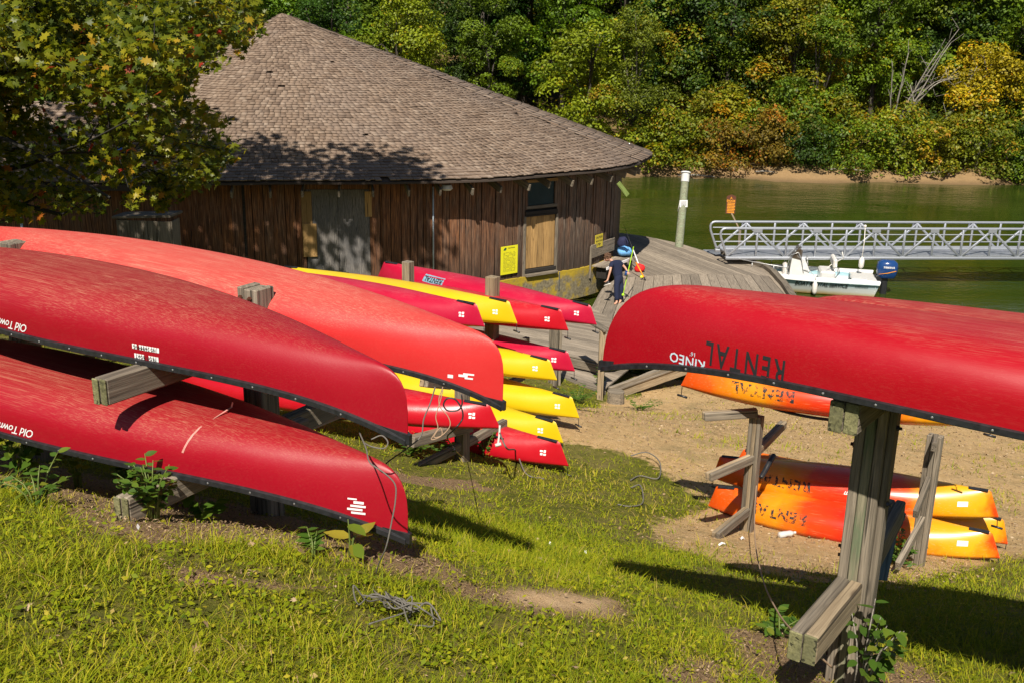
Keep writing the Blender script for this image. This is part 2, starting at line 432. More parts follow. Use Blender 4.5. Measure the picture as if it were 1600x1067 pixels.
_ny, _nx = GX.shape; _id = np.arange(_ny*_nx).reshape(_ny, _nx)
_F = np.stack([_id[:-1,:-1], _id[:-1,1:], _id[1:,1:], _id[1:,:-1]], -1).reshape(-1, 4)
_V = np.stack([GX, GY, GZ], -1).reshape(-1, 3)

t = NT('earth_and_turf'); P3 = t.geo()
n1 = t.noise(P3, 1.4, 6, .6); n2 = t.noise(P3, 9, 5, .65); n3 = t.noise(P3, 60, 4, .7); n4 = t.noise(P3, 240, 2)
turf = t.ramp(n2, [(.25, (.05,.06,.006)), (.5, (.13,.135,.012)), (.75, (.26,.21,.05))])
turf = t.mix(t.ramp(n1, [(.45, 0.0), (.72, .75)]), turf, (.24,.18,.07))
sandc = t.ramp(n2, [(.2, (.42,.26,.11)), (.5, (.62,.41,.19)), (.8, (.74,.53,.28))])
sandc = t.mix(t.ramp(n3, [(.32, .55), (.5, 0.0)]), sandc, (.17,.11,.06))
sandc = t.mix(t.ramp(n1, [(.5, 0.0), (.7, .55)]), sandc, (.25,.2,.09))
litter = t.ramp(n3, [(.25, (.085,.05,.022)), (.5, (.28,.18,.095)), (.75, (.46,.32,.18))])
g1 = t.math('ADD', t.attr('sand'), t.math('MULTIPLY', t.math('SUBTRACT', n2, .5), .9))
g2 = t.math('ADD', t.attr('dirt'), t.math('MULTIPLY', t.math('SUBTRACT', n2, .5), .8))
c = t.mix(t.ramp(g2, [(.38, 0.0), (.6, 1.0)]), turf, litter)
c = t.mix(t.ramp(g1, [(.35, 0.0), (.62, 1.0)]), c, sandc)
c = t.mix(t.attr('bare'), c, t.ramp(n2, [(.3, (.62,.41,.21)), (.7, (.80,.57,.33))]))
far_ = t.n('MapRange', {0: t.sep(P3)[1], 1: 44.0, 2: 50.0}, clamp=True).outputs[0]
c = t.mix(t.math('MULTIPLY', far_, .75), c, (.20,.125,.06))
wet = t.ramp(t.sep(P3)[2], [(.0, 1.0), (.22, 0.0)])
c = t.mix(t.math('MULTIPLY', wet, .6), c, (.09,.06,.03))
hb = t.math('ADD', t.math('MULTIPLY', n3, .6), t.math('ADD', t.math('MULTIPLY', n4, .3), n2))
M['ground'] = t.bsdf(c, .95, t.bump(hb, .9, .035), **{'Specular IOR Level': .2})
me = np_mesh('ground', _V, _F, {'sand': ('POINT', _sand.ravel()), 'dirt': ('POINT', _dirt.ravel()), 'bare': ('POINT', _bare.ravel())}, True)
tag(link('ground', me, M['ground']), kind='structure')

# the lake
t = NT('lake_water'); p = t.geo(scale=(1, 2.4, 1)); q = t.geo(scale=(1, 1, 1))
w1 = t.noise(p, 1.1, 3, .55, .4); w2 = t.noise(p, 3.4, 3, .6, .3); w3 = t.noise(q, 11, 2)
hgt = t.math('ADD', w1, t.math('ADD', t.math('MULTIPLY', w2, .42), t.math('MULTIPLY', w3, .10)))
gust = t.ramp(t.noise(t.geo(scale=(.07,.16,1)), 1.0, 3), [(.42, .45), (.66, 1.5)]); hgt = t.math('MULTIPLY', hgt, gust)
wc = t.ramp(t.noise(t.geo(scale=(.1,.35,1)), .8, 3), [(.3, (.016,.032,.003)), (.7, (.038,.055,.007))])
M['water'] = t.bsdf(wc, .06, t.bump(hgt, .34, .10), IOR=1.33, **{'Specular IOR Level': .5})
b = MB(); b.add([(-120,14,0),(160,14,0),(160,64,0),(-120,64,0)], [(0,1,2,3)])
tag(link('lake_water', b.mesh(), M['water']), kind='structure')
def cut_ground(x, y): return gh(x, y)
# ------------------------------------------------------------------ lettering
def text_poly(txt, h=.1, shear=0.0, bold=0.0, space=1.0, ax='CENTER', xs=1.0):
    """flat lettering as triangles in the xy plane, cap height h"""
    cu = bpy.data.curves.new('lettering', 'FONT'); cu.body = txt; cu.size = h/.72; cu.shear = shear; cu.offset = bold*h
    cu.space_character = space; cu.align_x = ax; cu.align_y = 'CENTER'; cu.resolution_u = 2; cu.space_line = .9
    o = bpy.data.objects.new('lettering', cu); COL.objects.link(o)
    dg = bpy.context.evaluated_depsgraph_get(); me = bpy.data.meshes.new_from_object(o.evaluated_get(dg))
    bpy.data.objects.remove(o); bpy.data.curves.remove(cu)
    me.calc_loop_triangles()
    V = [Vector((v.co.x*xs, v.co.y, 0)) for v in me.vertices]; F = [tuple(t_.vertices) for t_ in me.loop_triangles]
    bpy.data.meshes.remove(me); return V, F
def flat_text(name, txt, h, mat, M_, parent, local=False, lift=.003, **k):
    V, F = text_poly(txt, h, **k); b = MB(); b.add([(v.x, v.y, lift) for v in V], F)
    me = bpy.data.meshes.new(name); me.from_pydata(b.v, [], b.f)
    return link(name, me, mat, parent, M_, local)

# ------------------------------------------------------------------ canoes, turned hull up
def hull_rings(L, B, D, rise, r, N, Msec, kee=.0, inset=0.0, sharp=2.3, endn=1.9, rock=.05, q=1.9, mm=5.5):
    rows = []
    for i in range(N+1):
        u = math.sin(math.pi/2*(-1+2*i/N)); a = abs(u)
        e = max(0.0, (a-(1-r))/r); stem = (max(0.0, 1-e**sharp))**(1/sharp)
        s = -rise*a**mm
        bb = max(.004, B/2*max(0.0, 1-a**q)**.9 - inset)
        hh = max(.006, (D-rock*a**2.2+rise*a**mm)*max(stem, .02) - inset)
        nn = 3.5*(1-a**4)+endn*a**4
        row = []
        for k in range(Msec+1):
            th = math.pi*k/Msec; c_, s_ = math.cos(th), math.sin(th)
            y = bb*math.copysign(abs(c_)**(2/nn), c_); z = s+hh*abs(s_)**(2/ (2.8*(1-a**4)+1.8*a**4))
            y *= 1+.05*(1-a**6)*math.sin(min(math.pi, 2.2*abs(s_)))*(abs(c_) > .05)      # tumblehome
            z += kee*(1-abs(c_))**6*(1-a**8)
            row.append(Vector((u*L/2, y, z)))
        rows.append(row)
    return rows
def canoe_shell(L, B, D, rise, r, **k):
    rows = hull_rings(L, B, D, rise, r, 64, 26, **k); b = MB(); b.loft(rows, closed=False, caps=False)
    return b.mesh('hull', True), rows
CANOES = {}
def gunwale_mesh(rows, side):
    b = MB(); rr = []
    pts = [row[0 if side > 0 else -1] for row in rows]
    for p in pts:
        rr.append([p+Vector((0, sy*.016+side*.004, sz)) for sy, sz in ((-1,.001),(-1,-.024),(-.6,-.028),(.6,-.028),(1,-.024),(1,.001),(.6,.005),(-.6,.005))])
    b.loft(rr); return b.mesh('gunwale', True, 40)
def make_canoe(label, M_, hullmat, L=4.9, B=.87, D=.31, rise=.17, r=.138, group=None, decals=(), **hk):
    key = (L, B, D, rise, r)+tuple(hk.values())
    if key not in CANOES:
        me, rows = canoe_shell(L, B, D, rise, r, **hk); inn, _ = canoe_shell(L-.04, B, D, rise, r, inset=.012, **hk)
        rv = MB()
        for side in (0, -1):
            for i in range(int(L/.235)):
                x = -L/2+.12+i*.235; j = min(range(len(rows)), key=lambda q: abs(rows[q][0].x-x)); j2 = min(j+1, len(rows)-1) if rows[j][0].x < x else max(j-1, 0)
                pa, pb = rows[j][side], rows[j2][side]; f = 0 if abs(pb.x-pa.x) < 1e-6 else (x-pa.x)/(pb.x-pa.x)
                p = pa.lerp(pb, f); rv.ball((p.x, p.y+(.021 if side == 0 else -.021), p.z-.011), .006, .003, .006, 6, 4)
        caps = []
        for sg in (-1, 1):
            cap = MB(); caps.append(cap)
            x0 = sg*(L/2-.22); w0 = .075
            cap.add([(x0, -w0, -rise*.58-.022), (x0, w0, -rise*.58-.022), (sg*(L/2+.018), .012, -rise-.022), (sg*(L/2+.018), -.012, -rise-.022),
                     (x0, -w0, -rise*.58-.008), (x0, w0, -rise*.58-.008), (sg*(L/2+.018), .012, -rise+.03), (sg*(L/2+.018), -.012, -rise+.03)],
                    [(0,1,2,3),(4,5,6,7),(0,1,5,4),(1,2,6,5),(2,3,7,6),(3,0,4,7)])
        seat = MB()
        for x in (-L*.28, L*.24): seat.cham((x, 0, .07), .26, B*.78, .03)
        seat.cham((0, 0, .02), .06, B*.92, .025)
        CANOES[key] = (me, inn, rows, gunwale_mesh(rows, 1), gunwale_mesh(rows, -1), rv.mesh('rivets'), [c_.mesh('cap') for c_ in caps], seat.mesh('seat'), BVHTree.FromPolygons([v.co for v in me.vertices], [tuple(p.vertices) for p in me.polygons]))
    me, inn, rows, g1, g2, rv, cap, seat, bvh = CANOES[key]
    t = empty('canoe', M_, label, 'canoe', group)
    link('hull', me.copy(), hullmat, t, None, True); link('inner_hull', inn, M['black'], t, None, True)
    for g in (g1, g2): link('gunwale', g, M['black'], t, None, True)
    tag(link('rivet', rv, M['steel'], t, None, True), kind='stuff')
    [link('end_cap', c_, M['black'], t, None, True) for c_ in cap]
    for d in decals:
        d = dict(d); at = d.pop('at', None); du = d.pop('du', (0, 0))
        if at:                                   # where the photo shows the print on this hull
            Mi = M_.inverted(); o_ = Mi @ CP; h_ = bvh.ray_cast(o_, (Mi.to_3x3() @ ray(*at)).normalized())
            if h_[0] is not None: d['x'], d['z'] = h_[0].x+du[0], h_[0].z+du[1]
        hull_decal(t, bvh, **d)
    return t
def hull_decal(t, bvh, name='lettering', txt=None, h=.1, mat='ink', x=0.0, z=.1, side=1, quads=None, lift=.0025, tilt=0.0, flip=True, **k):
    """print laid onto the hull's side; upside down with the boat when flip"""
    if txt:
        V, F = text_poly(txt, h, **k); bm = bmesh.new(); bv = [bm.verts.new(v) for v in V]
        for f_ in F:
            try: bm.faces.new([bv[i] for i in f_])
            except ValueError: pass
        for _ in range(4):                       # short edges, so that the print follows the hull
            le = [e for e in bm.edges if e.calc_length() > .014]
            if not le: break
            bmesh.ops.subdivide_edges(bm, edges=le, cuts=1); bmesh.ops.triangulate(bm, faces=bm.faces)
        bm.verts.index_update(); V = [v.co.copy() for v in bm.verts]; F = [tuple(v.index for v in f_.verts) for f_ in bm.faces]; bm.free()
    else:
        V, F = [], []
        for qx, qy, qw, qh in quads:
            nx = max(1, int(qw/.03)); b0 = len(V)
            ny = max(1, int(qh/.03))
            for i in range(nx+1): V += [Vector((qx+qw*i/nx, qy+qh*j/ny, 0)) for j in range(ny+1)]
            F += [(b0+(ny+1)*i+j, b0+(ny+1)*(i+1)+j, b0+(ny+1)*(i+1)+j+1, b0+(ny+1)*i+j+1) for i in range(nx) for j in range(ny)]
    out = []
    ct, st = math.cos(tilt), math.sin(tilt)
    for v in V:
        vx, vy = v.x*ct-v.y*st, v.x*st+v.y*ct
        lx = x + (vx if flip else -vx)*side; lz = z - (vy if flip else -vy)
        # the viewer outside at y = side*big sees +x on the left for side>0
        o = Vector((lx, side*3.0, lz)); hit = bvh.ray_cast(o, Vector((0, -side, 0)))
        if hit[0] is None: out.append(Vector((lx, 0, lz)))
        else:
            nn = hit[1]; nn = nn if nn.y*side > 0 else -nn
            out.append(hit[0]+nn*lift)
    me = bpy.data.meshes.new(name); me.from_pydata([tuple(v) for v in out], [], F)
    return link(name, me, M[mat], t, None, True)

# ------------------------------------------------------------------ kayaks, turned hull up
KAY = {}
def kayak_mesh(L, B, D, key):
    N, Ms = 56, 28; rows = []
    for i in range(N+1):
        u = math.sin(math.pi/2*(-1+2*i/N)); a = abs(u)
        bb = max(.005, B/2*max(0.0, 1-a**2.2)**.95)
        keel = D-.03*a*a; st = 1.0 if a < .94 else max(.03, (1-a)/.06)
        seam = -.035*a**2
        zt = seam+(keel-seam)*st
        dk = (.12*(1-a**3)+.015)
        nn = 2.6*(1-a*a)+1.25*a*a
        row = []
        for k in range(Ms):
            th = 2*math.pi*k/Ms; c_, s_ = math.cos(th), math.sin(th)
            y = bb*math.copysign(abs(c_)**(2/nn), c_)
            z = seam + ((zt-seam)*abs(s_)**(2/(2.3*(1-a*a)+1.15*a*a)) if s_ >= 0 else -dk*abs(s_)**(1.25))
            row.append(Vector((u*L/2, y, z)))
        rows.append(row)
    b = MB(); b.loft(rows); return b.mesh('hull', True, 65), rows
def make_kayak(label, M_, hullmat, L=3.9, B=.72, D=.27, group=None, decals=(), parts=True):
    key = (L, B, D)
    if key not in KAY:
        me, rows = kayak_mesh(L, B, D, key)
        sks, hds = [], []
        for sg in (-1, 1):
            sk = MB(); sks.append(sk); xs = [sg*L/2*q for q in (.80, .87, .925)]
            rr = [[Vector((x, y, D-.03*(abs(x)/(L/2))**2+dz)) for y, dz in ((-.035,-.006),(0,.009),(.035,-.006),(0,-.02))] for x in xs]
            sk.loft(rr)
        for sg in (-1, 1):
            hd = MB(); hds.append(hd); x = sg*(L/2-.012); hd.tube([(x, 0, -.03), (x+sg*.004, .004, -.09), (x+sg*.006, 0, -.15)], .0045, 5)
            hd.tube([(x-.05, .012, -.155), (x+.06, -.012, -.165)], .012, 6)
        sm = MB()
        for sd in (0, Ms_half):
            sm.tube([r_[sd]+Vector((0, 0, 0)) for r_ in rows[1:-1]], .0065, 5)
        co = MB(); cp = []
        for k in range(33):
            q = 2*math.pi*k/32; cp.append((-.15+.48*math.cos(q), .235*math.sin(q), -.125-.02*math.cos(q)))
        co.tube(cp, .016, 6, caps=False)
        KAY[key] = (me, rows, [k_.mesh('skid') for k_ in sks], [k_.mesh('handle', True) for k_ in hds], sm.mesh('seam', True), co.mesh('coaming', True), BVHTree.FromPolygons([v.co for v in me.vertices], [tuple(p.vertices) for p in me.polygons]))
    me, rows, sk, hd, sm, co, bvh = KAY[key]
    t = empty('kayak', M_, label, 'kayak', group)
    link('hull', me.copy(), hullmat, t, None, True)
    [link('skid_plate', k_, M['black'], t, None, True) for k_ in sk]; [link('carry_handle', k_, M['black'], t, None, True) for k_ in hd]
    link('cockpit_rim', co, M['black'], t, None, True)
    for d in decals: hull_decal(t, bvh, **d)
    return t
Ms_half = 14

def boat_matrix(tip, yaw, L, keel_tip_drop, roll=0.0, pitch=0.0, back=True):
    """boat whose +x end has its gunwale tip at the point tip; yaw is the way the +x end points"""
    Rm = Matrix.Rotation(yaw, 4, 'Z') @ Matrix.Rotation(pitch, 4, 'Y') @ Matrix.Rotation(roll, 4, 'X')
    off = Rm @ Vector((L/2, 0, -keel_tip_drop)); Mx = Rm.copy(); Mx.translation = Vector(tip)-off
    return Mx

M['canoe_red'] = m_plastic('scuffed_red_plastic', (.30,.0012,.011), (.25,.016,.014), (.46,.19,.115), .85, .36, (.14,.31), .12)
M['canoe_crimson'] = m_plastic('scuffed_crimson_plastic', (.31,.0014,.012), (.27,.016,.014), (.46,.19,.115), .8, .35, (.14,.30), .12)
M['canoe_salmon'] = m_plastic('sun_faded_red_plastic', (.56,.022,.022), (.50,.075,.055), (.64,.28,.19), .8, .42, (.15,.32), .12)
M['canoe_bright'] = m_plastic('bright_red_plastic', (.35,.0012,.008), (.32,.026,.02), (.50,.24,.16), .7, .33, (.25,.37), .12)
M['kayak_pink'] = m_plastic('pinkish_red_plastic', (.42,.004,.032), (.44,.012,.04), (.55,.16,.16), .4, .26, (.2,.3), .2)
M['kayak_red'] = m_plastic('red_kayak_plastic', (.44,.003,.012), (.46,.008,.016), (.55,.2,.16), .3, .24, (.2,.3), .2)
M['kayak_yellow'] = m_plastic('yellow_kayak_plastic', (.62,.42,.004), (.64,.45,.01), (.55,.42,.1), .3, .28, (.2,.3), .1)
t = NT('blended_orange_plastic'); oc = t.n('TexCoord').outputs['Object']; ox = t.sep(oc)[0]
nz = t.noise(t.coord(), 2.6, 3); v = t.math('ADD', t.math('MULTIPLY', ox, .30), t.math('ADD', .5, t.math('MULTIPLY', t.math('SUBTRACT', nz, .5), .22)))
oc_ = t.ramp(v, [(.0, (.66,.06,.004)), (.14, (.68,.09,.005)), (.22, (.70,.22,.006)), (.30, (.70,.26,.006)), (.40, (.62,.05,.005)), (.55, (.56,.015,.005)), (.68, (.62,.07,.006)), (.76, (.72,.30,.007)), (.90, (.74,.36,.008)), (.95, (.62,.05,.005)), (1.0, (.70,.13,.007))])
st_ = t.noise(t.coord(scale=(3, 60, 60)), 1.5, 4)
oc_ = t.mix(t.ramp(st_, [(.58, 0.0), (.7, .25)]), oc_, (.75,.4,.2))
M['kayak_blend'] = t.bsdf(oc_, t.math('ADD', .22, t.math('MULTIPLY', nz, .15)), t.bump(st_, .08, .002))

t = NT('worn_stencil_paint'); wn_ = t.noise(t.coord(), 26, 4, .7); b_ = t.n('BsdfPrincipled', {'Base Color': (.018,.016,.018,1), 'Roughness': .6}); tr_ = t.n('BsdfTransparent')
mx = t.n('MixShader', {0: t.ramp(wn_, [(.47, 0.0), (.54, 1.0)]), 1: tr_.outputs[0], 2: b_.outputs[0]}); t.t.links.new(mx.outputs[0], t.out.inputs[0]); M['stencil'] = t.m
def yaw_of(a, b): return math.atan2(b[1]-a[1], b[0]-a[0])
OLD = dict(txt='Old Town', h=.050, mat='decal_white', shear=.55, bold=.010, space=.92, name='logo_lettering')

M['scrape'] = m_plain('pale_scrape', (.55,.24,.20), .6)
# front left rack: two red canoes on the near side, the sun faded one beyond the posts
CG = 'overturned canoes on timber racks'
yl = -.469
def canoe_m(tip, z, yaw, pit, rol, rise): return boat_matrix(W(*tip, z), yaw, 4.9, rise, rol, pit)
MA = canoe_m((637,687), 4.995, -.5353, .008, -.0359, .2111)
nsw = dict(at=(228,551))
make_canoe('red canoe with a NO SWIMMING sticker on its side, on the upper near arm', MA, M['canoe_red'], D=.3117, B=.853, rise=.2111, r=.1345, rock=.189, sharp=4.27, q=1.75, mm=5.4, group=CG,
    decals=[dict(OLD, at=(20,508), side=-1)]
    +[dict(name='sticker', quads=[(-.080+i*.0165, .012, .0135, .026) for i in range(4)]+[(.013+i*.0165, .012, .0135, .026) for i in range(4)], mat='paper', side=-1, **nsw),
      dict(name='sticker', quads=[(-.088+i*.0165, -.038, .0135, .026) for i in range(8)]+[(.056+i*.0165, -.038, .0135, .026) for i in range(2)], mat='paper', side=-1, **nsw),
      dict(name='sticker_lettering', txt='NO SWIMMING', h=.019, mat='ink', du=(-.005,.025), side=-1, lift=.0045, bold=.0, xs=.80, **nsw), dict(name='sticker_lettering', txt='FROM BOAT', h=.019, mat='ink', du=(0,-.025), side=-1, lift=.0045, bold=.0, xs=.92, **nsw)])
MBm = canoe_m((637,841), 5.108, -.4648, .0129, -.0473, .1861)
make_canoe('red canoe lying lowest and nearest the grass, with a pale scrape across its hull', MBm, M['canoe_crimson'], D=.2874, B=.8436, rise=.1861, r=.1367, rock=.1116, sharp=3.66, q=1.895, mm=5.28, group=CG,
    decals=[dict(OLD, at=(27,671), side=-1), dict(name='sticker', quads=[(-.045,.02,.07,.011),(-.03,.002,.075,.011),(-.045,-.016,.075,.011),(-.035,-.036,.05,.013),(.0,-.05,.045,.008)], mat='paper', at=(557,793), side=-1),
            dict(name='scrape_mark', quads=[(-.005, -.11, .010, .09), (-.006, -.02, .011, .12)], mat='scrape', at=(304,676), side=-1, tilt=-.3)])
MC = canoe_m((785,634), 5.839, -.5025, .0295, -.0221, .1856)
make_canoe('sun faded salmon red canoe behind the rack posts, over the hanging ropes', MC, M['canoe_salmon'], D=.3258, B=.8713, rise=.1856, r=.1621, rock=.1194, sharp=4.5, q=1.867, mm=6.9, group=CG,
    decals=[dict(name='sticker', quads=[(-.05,.006,.045,.010),(-.02,-.008,.05,.014),(-.055,-.018,.06,.01),(.06,.0,.03,.02)], mat='paper', at=(725,587), side=-1)])
# right rack: the red canoe with the big lettering and its neighbour behind
RP = dict(D=.318, B=.8642, rise=.22, r=.2383, rock=.0368, sharp=2.625, q=2.07, mm=4.67)
yr = 2.6086
MR = canoe_m((941,572), 5.537, yr, -.0117, .0375, .22)
make_canoe('bright red canoe lettered RENTAL in black, over the sandy bank', MR, M['canoe_bright'], group=CG, **RP,
    decals=[dict(name='rental_lettering', txt='RENTAL', h=.115, mat='ink', at=(1163,564), side=1, bold=.022, space=1.30, xs=.60), dict(name='logo_lettering', txt='KINEO', h=.050, mat='decal_blue', at=(1074,563), side=1, bold=.016, space=1.05, xs=.98),
            dict(name='logo_lettering', txt="16'", h=.022, mat='decal_blue', at=(1083,553), side=1)])
_d = Vector((math.cos(yr), math.sin(yr), 0)); _pa = Vector((-_d.y, _d.x, 0)); _pa = _pa if _pa.y > 0 else -_pa
MR2 = Matrix.Translation(_pa*1.0 - _d*.60 + Vector((0, 0, -.175))) @ MR
make_canoe('red canoe beyond the one lettered RENTAL, mostly hidden by it', MR2, M['canoe_crimson'], group=CG, **RP)
# ------------------------------------------------------------------ the sit-inside kayaks stacked on the middle racks
M['sticker_blue'] = m_plain('dusty_blue_sticker', (.17,.30,.38), .5, 0, .3, 40)
yk = yl + R(-4)
ST = [dict(name='sticker', quads=[(-.05,.005,.032,.035),(-.05,-.042,.042,.038),(.0,.0,.03,.03)], mat='paper', x=0, z=0, side=-1)]
def kay_at(px, py, z, label, mat, L=4.1, D=.27, dy=0.0, stick=True, decals=(), B=.72, pitch=0.0):
    Mx = boat_matrix(W(px, py, z), yk+R(dy), L, .05, 0, pitch)
    d = list(decals)
    if stick: d.append(dict(name='sticker', quads=[(-.035,.008,.03,.022),(.004,.002,.028,.026),(-.03,-.034,.026,.03),(.006,-.03,.034,.02)], mat='paper', x=L/2-.30, z=.09, side=-1))
    return make_kayak(label, Mx, M[mat], L, B, D, 'overturned kayaks on timber racks', d)
kay_at(932,508,15.2,'pinkish red kayak with a RENTAL sticker, nearest the boathouse wall','kayak_pink', 4.15, .26, dy=-1, pitch=R(2.2),
       decals=[dict(name='rental_sticker', quads=[(-.21,-.05,.42,.10)], mat='sticker_blue', x=-.75, z=.17, side=-1), dict(name='rental_lettering', txt='RENTAL', h=.07, mat='ink', x=-.75, z=.17, side=-1, lift=.005, bold=.03, xs=1.05)])
kay_at(888,517,14.5,'red kayak on the top tier beside the yellow one, its tip over the deck','kayak_red', 4.45)
kay_at(808,506,14.0,'long yellow kayak on the top tier between two red ones','kayak_yellow', 4.4, .28, pitch=R(-.7))
kay_at(757,511,13.4,'rose red kayak on the top tier, half hidden by the sun faded canoe','kayak_pink', 4.2, .27, dy=1)
kay_at(898,580,14.8,'crimson kayak in shade on the middle tier over the ramp','kayak_pink', 4.2, .26)
kay_at(870,594,14.2,'yellow kayak on the middle tier below the crimson one','kayak_yellow', 4.2, .26)
kay_at(905,653,14.2,'yellow kayak low over the sand with a dark shadow band across it','kayak_yellow', 4.2, .27)
kay_at(880,692,13.5,'yellow kayak lying lowest, in the shade of the one above','kayak_yellow', 4.2, .26)
kay_at(888,728,12.3,'glossy red kayak lying lowest on the grass by the sand','kayak_red', 4.2, .27, dy=2)
kay_at(781,669,11.4,'red kayak behind the hanging ropes with a black strip on its tip','kayak_red', 4.2, .25, dy=13)
kay_at(767,643,12.6,'dull yellow kayak in shade behind the hanging ropes','kayak_yellow', 4.2, .26, dy=2, stick=False)

# ------------------------------------------------------------------ timber racks
def bolts(parent, pts, axis, r=.014, mat='rust'):
    for p in pts:
        b = MB(); Mx = frame_m(p, axis); b.tube([(0,0,0),(.012,0,0)], r*1.0, 6); b.tube([(.012,0,0),(.024,0,0)], r*.55, 6)
        link('bolt', b.mesh('bolt'), M[mat], parent, Mx)
def post(parent, foot, top, adir, mats, wd=.047, dp=.14, n=3, zs=(0,0,0)):
    """laminated post: n upright boards side by side, the arms leave along adir"""
    adir = Vector(adir).normalized(); sd = adir.cross(Vector((0,0,1))).normalized(); first = None
    for i in range(n):
        o = sd*((i-(n-1)/2)*(wd+.003))
        b = board('post_board', Vector(foot)+o, Vector(top)+o+Vector((0,0,zs[i % len(zs)])), dp, wd, mats[i % len(mats)], parent, up=sd, bev=.005)
        first = first or b
    return sd
def arm(parent, root, tip, mats, wd=.04, ht=.14, gap=.002, endmat=None):
    """double arm: two boards on edge"""
    root, tip = Vector(root), Vector(tip); d = (tip-root).normalized(); sd = d.cross(Vector((0,0,1))).normalized()
    for i, s_ in enumerate((-1, 1)):
        o = sd*s_*(wd+gap)/2
        b = board('arm_board', root+o, tip+o-d*(.0 if i else .012), wd, ht, mats[i % len(mats)], parent, bev=.008)
        if endmat is not None:
            e = MB(); e.cham((0,0,0), .012, wd*.98, ht*.98, .004); link('arm_end', e.mesh('end'), endmat, b, frame_m(tip+o+d*(.006-(.0 if i else .012)), d))
WG, WN, WT, WE = M['wood_grey'], M['wood_green'], M['wood_tan'], M['wood_end']

# front left rack: posts between the near canoes and the faded one
def axis_of(Mx): 
    a_ = Mx.to_3x3() @ Vector((1, 0, 0)); a_.z = 0; return a_.normalized(), Mx.translation.copy()
dA, cA = axis_of(MA); pA_ = Vector((-dA.y, dA.x, 0)); pA_ = pA_ if pA_.y > 0 else -pA_
ad = -pA_                                                           # arms on the near side leave this way
gA, gB, gC = cA.z-.018, MBm.translation.z-.018, MC.translation.z-.018      # gunwale levels = tops of the arms
def on_axis_px(c, d, off, px, z):
    """the place along a line parallel to a boat's axis that shows at photo column px"""
    lo, hi = -6.0, 6.0
    f = lambda s: PJ(Vector((*(c+d*s+off).xy, z)))[0]-px
    for _ in range(50):
        m_ = (lo+hi)/2
        if f(lo)*f(m_) <= 0: hi = m_
        else: lo = m_
    return c+d*lo+off
tpz = None
f0 = on_axis_px(cA, dA, pA_*.56, 399, cA.z+.2); zz = PJ((f0.x, f0.y, cA.z+.3))[2]
tpz = W(398, 450, zz).z; f0.z = gh(f0.x, f0.y)
rl = empty('canoe_rack', f0, 'grey timber rack holding the two scuffed red canoes and the faded one', 'rack', 'timber boat racks')
sd = post(rl, (f0.x, f0.y, f0.z-.3), (f0.x, f0.y, tpz), ad, [WG, WG, WG], .05, .15, 3, (0, -.005, .004))
bolts(rl, [Vector((f0.x, f0.y, tpz-.055))+ad*.076+sd*q for q in (-.03, .045)]+[Vector((f0.x, f0.y, tpz-.05))+sd*.077+ad*q for q in (-.03, .04)], ad)
for px, py, g_ in ((156, 612, gA), (190, 797, gB)):
    tp_ = H(px, py, g_-.07); ln = abs((Vector((f0.x, f0.y, 0))-Vector((tp_.x, tp_.y, 0))).dot(ad)); arm(rl, tp_-ad*ln, tp_, [WG, WG], .042, .14, endmat=WE)
for g_ in (gC, gC-.56):
    p_ = Vector((f0.x, f0.y, g_-.07)); arm(rl, p_-ad*.08, p_-ad*1.15, [WG, WG], .042, .14)
q = on_axis_px(cA, dA, pA_*.56, 20, cA.z+.2); zz = PJ((q.x, q.y, cA.z+.3))[2]; tq = W(20, 379, zz).z
post(rl, (q.x, q.y, gh(q.x, q.y)-.3), (q.x, q.y, tq), ad, [WG, WG, WG], .05, .15)
for g_, l0, l1 in ((gA, 0, 1.0), (gB, 0, 1.0), (gC, -1.1, 0)):
    p_ = Vector((q.x, q.y, g_-.07)); arm(rl, p_+ad*l0, p_+ad*l1, [WG, WG], .042, .14)

# front right rack
dR, cR = axis_of(MR); pR = Vector((-dR.y, dR.x, 0)); pR = pR if pR.y > 0 else -pR; ar = -pR
gR = cR.z-.018
f1 = W(1314, 1064, 5.40); f1.z = gh(f1.x, f1.y)
rr_ = empty('canoe_rack', f1, 'stout green tinged post and double arms under the canoe lettered RENTAL', 'rack', 'timber boat racks')
tz = gR
PW = .046
sdr = post(rr_, (f1.x, f1.y, f1.z-.35), (f1.x, f1.y, tz+.05), ar, [M['wood_grey'], WN, M['wood_grey']], PW, .135, 3)
board('post_board', Vector((f1.x, f1.y, f1.z-.35))+sdr*-.090-ar*.02, Vector((f1.x, f1.y, tz+.04))+sdr*-.090-ar*.02, .11, .035, WG, rr_, up=sdr)
for px, py, zz, mts in ((1316, 669, 4.60, [WG, WG]), (1253, 1012, 4.70, [WT, WG])):
    tL = W(px, py, zz); dv = Vector((f1.x-tL.x, f1.y-tL.y, 0)); ln = dv.length; dv.normalize()
    if py < 900: tL.z = gR-.08
    arm(rr_, tL+dv*(ln-.068), tL, mts, .064, .15, endmat=WE)
for z_ in (gR-.155-.08, tL.z):
    p_ = Vector((f1.x, f1.y, z_))-ar*.095; arm(rr_, p_, p_-ar*.95, [WG, WG], .055, .15)
hl = tL.z-f1.z
for h_ in (hl+.2, hl+.14, hl-.06, hl-.11, hl+.86, hl+.76, hl-.45):
    bolts(rr_, [Vector((f1.x, f1.y, f1.z+h_))+sdr*.076+ar*random.uniform(-.05, .05)], sdr, .016)
for h_ in (hl+.5, hl+.9):
    bolts(rr_, [Vector((f1.x, f1.y, f1.z+h_))-sdr*.110+ar*.02], -sdr, .014, 'black')
